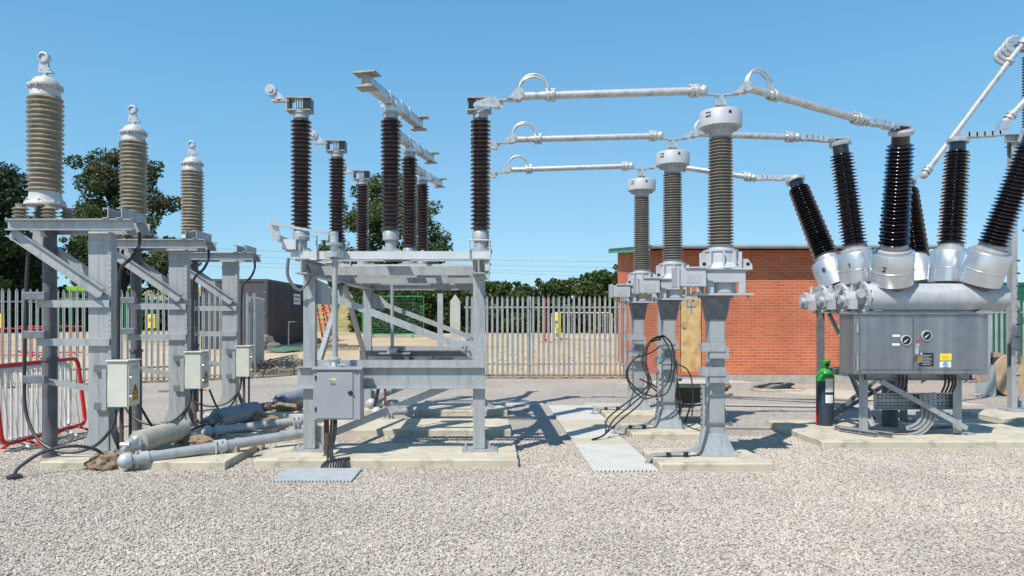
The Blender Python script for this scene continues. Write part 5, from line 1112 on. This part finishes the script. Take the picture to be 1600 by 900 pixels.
t=thing('low_cabinet',(12.6,15.6,0),'low grey concrete-topped kiosk behind the tall post at the right edge','kiosk')
b=MB(); b.box(0,1.4,0,.8,0,1.25); b.build('body','galvdark',t,smooth=0,bevel=.01)
b=MB(); b.box(-.04,1.44,-.04,.84,1.252,1.32); b.build('lid','concrete',t,smooth=0,bevel=.01)
# ------------------------------------------------------------------ overhead wires far away
ow=[(386,404,414),(398,412,424),(408,420,432),(416,424,440)]
for i,(ya,ym,yb) in enumerate(ow):
    Y=150+8*i; a=at(-250,ya-25,Y); m=at(700,ym,Y); c=at(1500,yb,Y+0)
    b=MB(); b.tube(spline([a,at(200,ya-4,Y),m,at(960,(ym+yb)/2,Y),c],10),.022,n=4)
    tag(b.build('overhead_wire','duct'),['highest','second highest','third','lowest'][i]+' thin overhead wire crossing the sky behind the frame','power line','distant overhead wires')
# ------------------------------------------------------------------ trees and hedges
def leaves(name,clumps,n,size,m,parent,seed,tone=lambda p,r:r, flat=.9):
    rg=np.random.RandomState(seed); w=np.array([c[3]**2 for c in clumps]); w=w/w.sum()
    idx=rg.choice(len(clumps),n,p=w); cen=np.array([c[:3] for c in clumps])[idx]; rad=np.array([c[3] for c in clumps])[idx]
    dr=rg.normal(size=(n,3)); dr/=np.linalg.norm(dr,axis=1)[:,None]; rr=rg.uniform(.25,1.12,n)**.55
    P=cen+dr*(rad*rr)[:,None]*np.array([1,1,.78])
    a=rg.normal(size=(n,3))+dr*.6+np.array([0,0,.5]); a/=np.linalg.norm(a,axis=1)[:,None]
    h=rg.normal(size=(n,3)); u=np.cross(a,h); u/=np.linalg.norm(u,axis=1)[:,None]; v=np.cross(a,u)
    s=size*rg.uniform(.6,1.35,n)[:,None]
    q=np.stack([P-u*s, P-v*s*.6+a*s*.12, P+u*s, P+v*s*.6+a*s*.12],1).reshape(-1,3)
    me=bpy.data.meshes.new(name); me.vertices.add(4*n); me.vertices.foreach_set('co',q.ravel()); me.loops.add(4*n); me.loops.foreach_set('vertex_index',np.arange(4*n))
    me.polygons.add(n); me.polygons.foreach_set('loop_start',np.arange(n)*4); me.polygons.foreach_set('loop_total',np.full(n,4)); me.update(); me.validate()
    ct=rg.uniform(-.22,.22,len(clumps))[idx]
    tn=np.array([tone(P[i],r) for i,r in enumerate(rg.uniform(0,.8,n)+ct)]).clip(0,1)
    at_=me.attributes.new('leaf_tone','FLOAT','POINT'); at_.data.foreach_set('value',np.repeat(tn,4)); me.materials.append(M[m])
    o=bpy.data.objects.new(name,me); C.objects.link(o); o.parent=parent; return o
def tree(name,x,y,h,wid,label,seed,m='leaf',trunk=.28,n=9000,lowf=.16,leaf=.16,density=1.,autumn=False,profile=None,bare=False):
    g=gz(x,y)-.1; t=thing(name,(x,y,g),label,'tree','trees beyond the yard'); rg=random.Random(seed)
    b=MB(); top=V((rg.uniform(-.3,.3),0,h*.8)); b.tube(spline([(0,0,0),(rg.uniform(-.15,.15),0,h*.25),(rg.uniform(-.3,.3),.1,h*.5),top],5),[trunk*(1-.85*k/15) for k in range(16)],n=9); b.build('trunk','bark',t)
    clumps=[]; lb=MB()
    nb=int(26*density)
    for k in range(nb):
        f=lowf+(1-lowf)*((k+.5)/nb); a=k*2.4+rg.uniform(-.4,.4)
        wr=(profile(f) if profile else math.sin(pi*min(1,(f-lowf)/(1-lowf)*.86+.12)))*wid/2
        r=wr*rg.uniform(.45,1.0); p=V((r*cos(a),r*sin(a),h*f*rg.uniform(.93,1.02)))
        s=V((0,0,h*max(.14,f-.25)));
        lb.tube([s,s.lerp(p,.5)+V((0,0,.05*h)),p],[trunk*.32,trunk*.2,.02],n=6)
        clumps.append((p.x,p.y,p.z,wid*rg.uniform(.09,.15)))
        for q in range(4):
            dp=V((rg.gauss(0,1),rg.gauss(0,1),rg.gauss(0,.7)))*wid*.10; clumps.append((p.x+dp.x,p.y+dp.y,p.z+dp.z,wid*rg.uniform(.045,.09)))
    if bare:
        for k in range(16):
            p=V((rg.uniform(-.9,.5),0,h*.78)); q=p+V((rg.uniform(-.9,.9),rg.uniform(-.4,.4),h*rg.uniform(.1,.27))); mm=p.lerp(q,.5)+V((rg.uniform(-.2,.2),0,.1)); lb.tube([p,mm,q],[.05,.03,.012],n=5)
            for j in range(3): lb.tube([mm.lerp(q,j/3),mm.lerp(q,j/3)+V((rg.uniform(-.5,.5),0,rg.uniform(.3,.7)))],[.02,.008],n=4)
    lb.build('limb','bark',t)
    if autumn: tone=lambda p,r: (.97+.03*r if (p[2]>h*.70 and NZ.noise(V((p[0]*.6,p[1]*.6,p[2]*.6)))>.05 and r>.45) else min(r,.9))
    else: tone=lambda p,r: min(r,.88)
    leaves('crown',clumps,n,leaf,m,t,seed,tone)
def px(p,Y): return (p-VX)/F*Y
prof2=lambda f: .35+.65*math.sin(pi*min(1,max(0,(f-.1)/.95)))
tree('oak_tree',px(192,46),46,10.6,7.6,'broad green tree with reddish dead tips behind the nearest and middle left columns',3,n=27000,leaf=.11,autumn=True,lowf=.26,bare=True,trunk=.33,profile=lambda f: .98 if f<.5 else max(.25,.98-(f-.5)*1.35))
tree('oak_tree',px(612,48),48,9.0,8.2,'broad green tree behind the brown insulators of the frame',11,n=28000,leaf=.11,lowf=.2,profile=lambda f:1.0 if f<.55 else max(.3,1.0-(f-.55)*1.5))
tree('dark_tree',px(-50,40),40,9.6,8.6,'tall dark evergreen tree cut off by the left edge',5,m='leafdark',n=32000,leaf=.12,lowf=.06,profile=lambda f:1.0-.45*f)
tree('dark_bush_tree',px(28,43),43,5.0,5.2,'lower dark tree beside the tall evergreen at the left edge',8,m='leafdark',n=9000,leaf=.14,lowf=.08,profile=lambda f:1-.5*f)
tree('young_tree',px(150,58),58,5.0,5.5,'small green tree low under the broad tree behind the nearest column',14,n=5000,leaf=.16,lowf=.1,profile=lambda f:1-.4*f)
def hedge(x0,x1,Y,prof,label,seed,n,m='leafhedge',dep=2.2,leaf=.10,name='hedge'):
    t=thing(name,(x0,Y,0),label,'hedge'); rg=random.Random(seed); cl=[]
    x=0
    while x<x1-x0:
        zt=prof(x+x0); g=gz(x+x0,Y)
        z=g+.2
        while z<zt:
            cl.append((x+rg.uniform(-.2,.2),rg.uniform(-dep/2,dep/2)*.8,min(zt-.15,z+rg.uniform(-.15,.15)),rg.uniform(.35,.6))); z+=.45
        if rg.random()<.5: cl.append((x,rg.uniform(-.5,.5),zt+rg.uniform(0,.22),rg.uniform(.14,.26)))
        x+=.38
    lo=MB()
    for k in range(int((x1-x0)/.7)): xx=.7*k; g=gz(xx+x0,Y); lo.tube([(xx,0,g-.1),(xx+rg.uniform(-.2,.2),rg.uniform(-.3,.3),g+(prof(xx+x0)-g)*.7)],[.06,.02],n=5)
    lo.build('stem','bark',t)
    leaves('foliage',cl,n,leaf,m,t,seed)
hz=lambda py,Y: CAMZ+(HY-py)/F*Y
def hprof(x):
    p=VX+x*F/39.; py=np.interp(p,[560,700,780,850,880,900,930,960,1000],[468,452,447,447,444,436,430,424,426]); return hz(float(py),39.)+.12*NZ.noise(V((x*1.1,0,0)))
hedge(px(560,39.),px(1010,39.),39.,hprof,'long green hedge beyond the fence, rising towards the brick building',21,52000)
def hprof2(x): return hz(468,45)+.25*NZ.noise(V((x*.7,3,0)))
hedge(px(-150,45),px(330,45),45,hprof2,'scrubby dark hedge beyond the left fence',22,20000,m='leafdark',leaf=.13)
def hprof3(x): return hz(452,60)+.25*NZ.noise(V((x*.5,9,0)))
hedge(px(520,60),px(760,60),60,lambda x:hz(440,60)+.3*NZ.noise(V((x*.5,9,0))),'dark hedgerow on the rise far behind the frame',23,12000,m='leafdark',leaf=.16)
# ------------------------------------------------------------------ light, sky, camera
w=bpy.data.worlds.new('World'); scn.world=w; w.use_nodes=True; nt=w.node_tree
sky=nd(nt,'ShaderNodeTexSky',sky_type='NISHITA'); sky.sun_disc=False
D=V((.45,.59,-1.)).normalized(); elev=math.asin(-D.z)
sky.sun_elevation=elev; sky.sun_rotation=math.atan2(-D.x,-D.y)%(2*pi); sky.air_density=1.0; sky.dust_density=.25; sky.ozone_density=2.2; sky.altitude=0
bg=nt.nodes['Background']; bg.inputs[1].default_value=.12
tcw=nd(nt,'ShaderNodeTexCoord'); spw=nd(nt,'ShaderNodeSeparateXYZ'); nt.links.new(tcw.outputs['Generated'],spw.inputs[0])
rpw=ramp(nt,[(0.,(2.1,4.3,5.9)),(.12,(1.55,3.75,5.6)),(.4,(.72,2.6,4.8)),(1.,(.45,1.6,3.7))]); nt.links.new(spw.outputs[2],rpw.inputs[0])
mxw=nd(nt,'ShaderNodeMix',data_type='RGBA'); mxw.inputs['Factor'].default_value=.75; nzw=nd(nt,'ShaderNodeTexNoise'); nzw.inputs['Scale'].default_value=2.2; nzw.inputs['Detail'].default_value=4; nt.links.new(tcw.outputs['Generated'],nzw.inputs['Vector']); mrw=nd(nt,'ShaderNodeMapRange'); mrw.inputs[1].default_value=.3; mrw.inputs[2].default_value=.7; mrw.inputs[3].default_value=.66; mrw.inputs[4].default_value=.84; nt.links.new(nzw.outputs['Fac'],mrw.inputs[0]); nt.links.new(mrw.outputs[0],mxw.inputs['Factor']); nt.links.new(sky.outputs[0],mxw.inputs['A']); nt.links.new(rpw.outputs[0],mxw.inputs['B'])
nt.links.new(mxw.outputs['Result'],bg.inputs[0])
sl_=bpy.data.lights.new('sun','SUN'); sl_.energy=4.2; sl_.angle=R(.53); sl_.color=(1,.955,.89); so=bpy.data.objects.new('sun',sl_); C.objects.link(so); so.rotation_euler=D.to_track_quat('-Z','Y').to_euler(); so.location=(-10,-10,20)
cam=bpy.data.cameras.new('camera'); cam.lens=36*F/1600; cam.sensor_width=36; cam.shift_x=(800-VX)/1600; cam.shift_y=(HY-450)/1600; cam.clip_end=3000; cam.clip_start=.05
co_=bpy.data.objects.new('camera',cam); C.objects.link(co_); co_.location=(0,0,CAMZ); co_.rotation_euler=(pi/2,0,0); scn.camera=co_
vs=scn.view_settings; vs.view_transform='Standard'; vs.look='None'; vs.exposure=0.40; vs.gamma=1; vs.use_curve_mapping=False
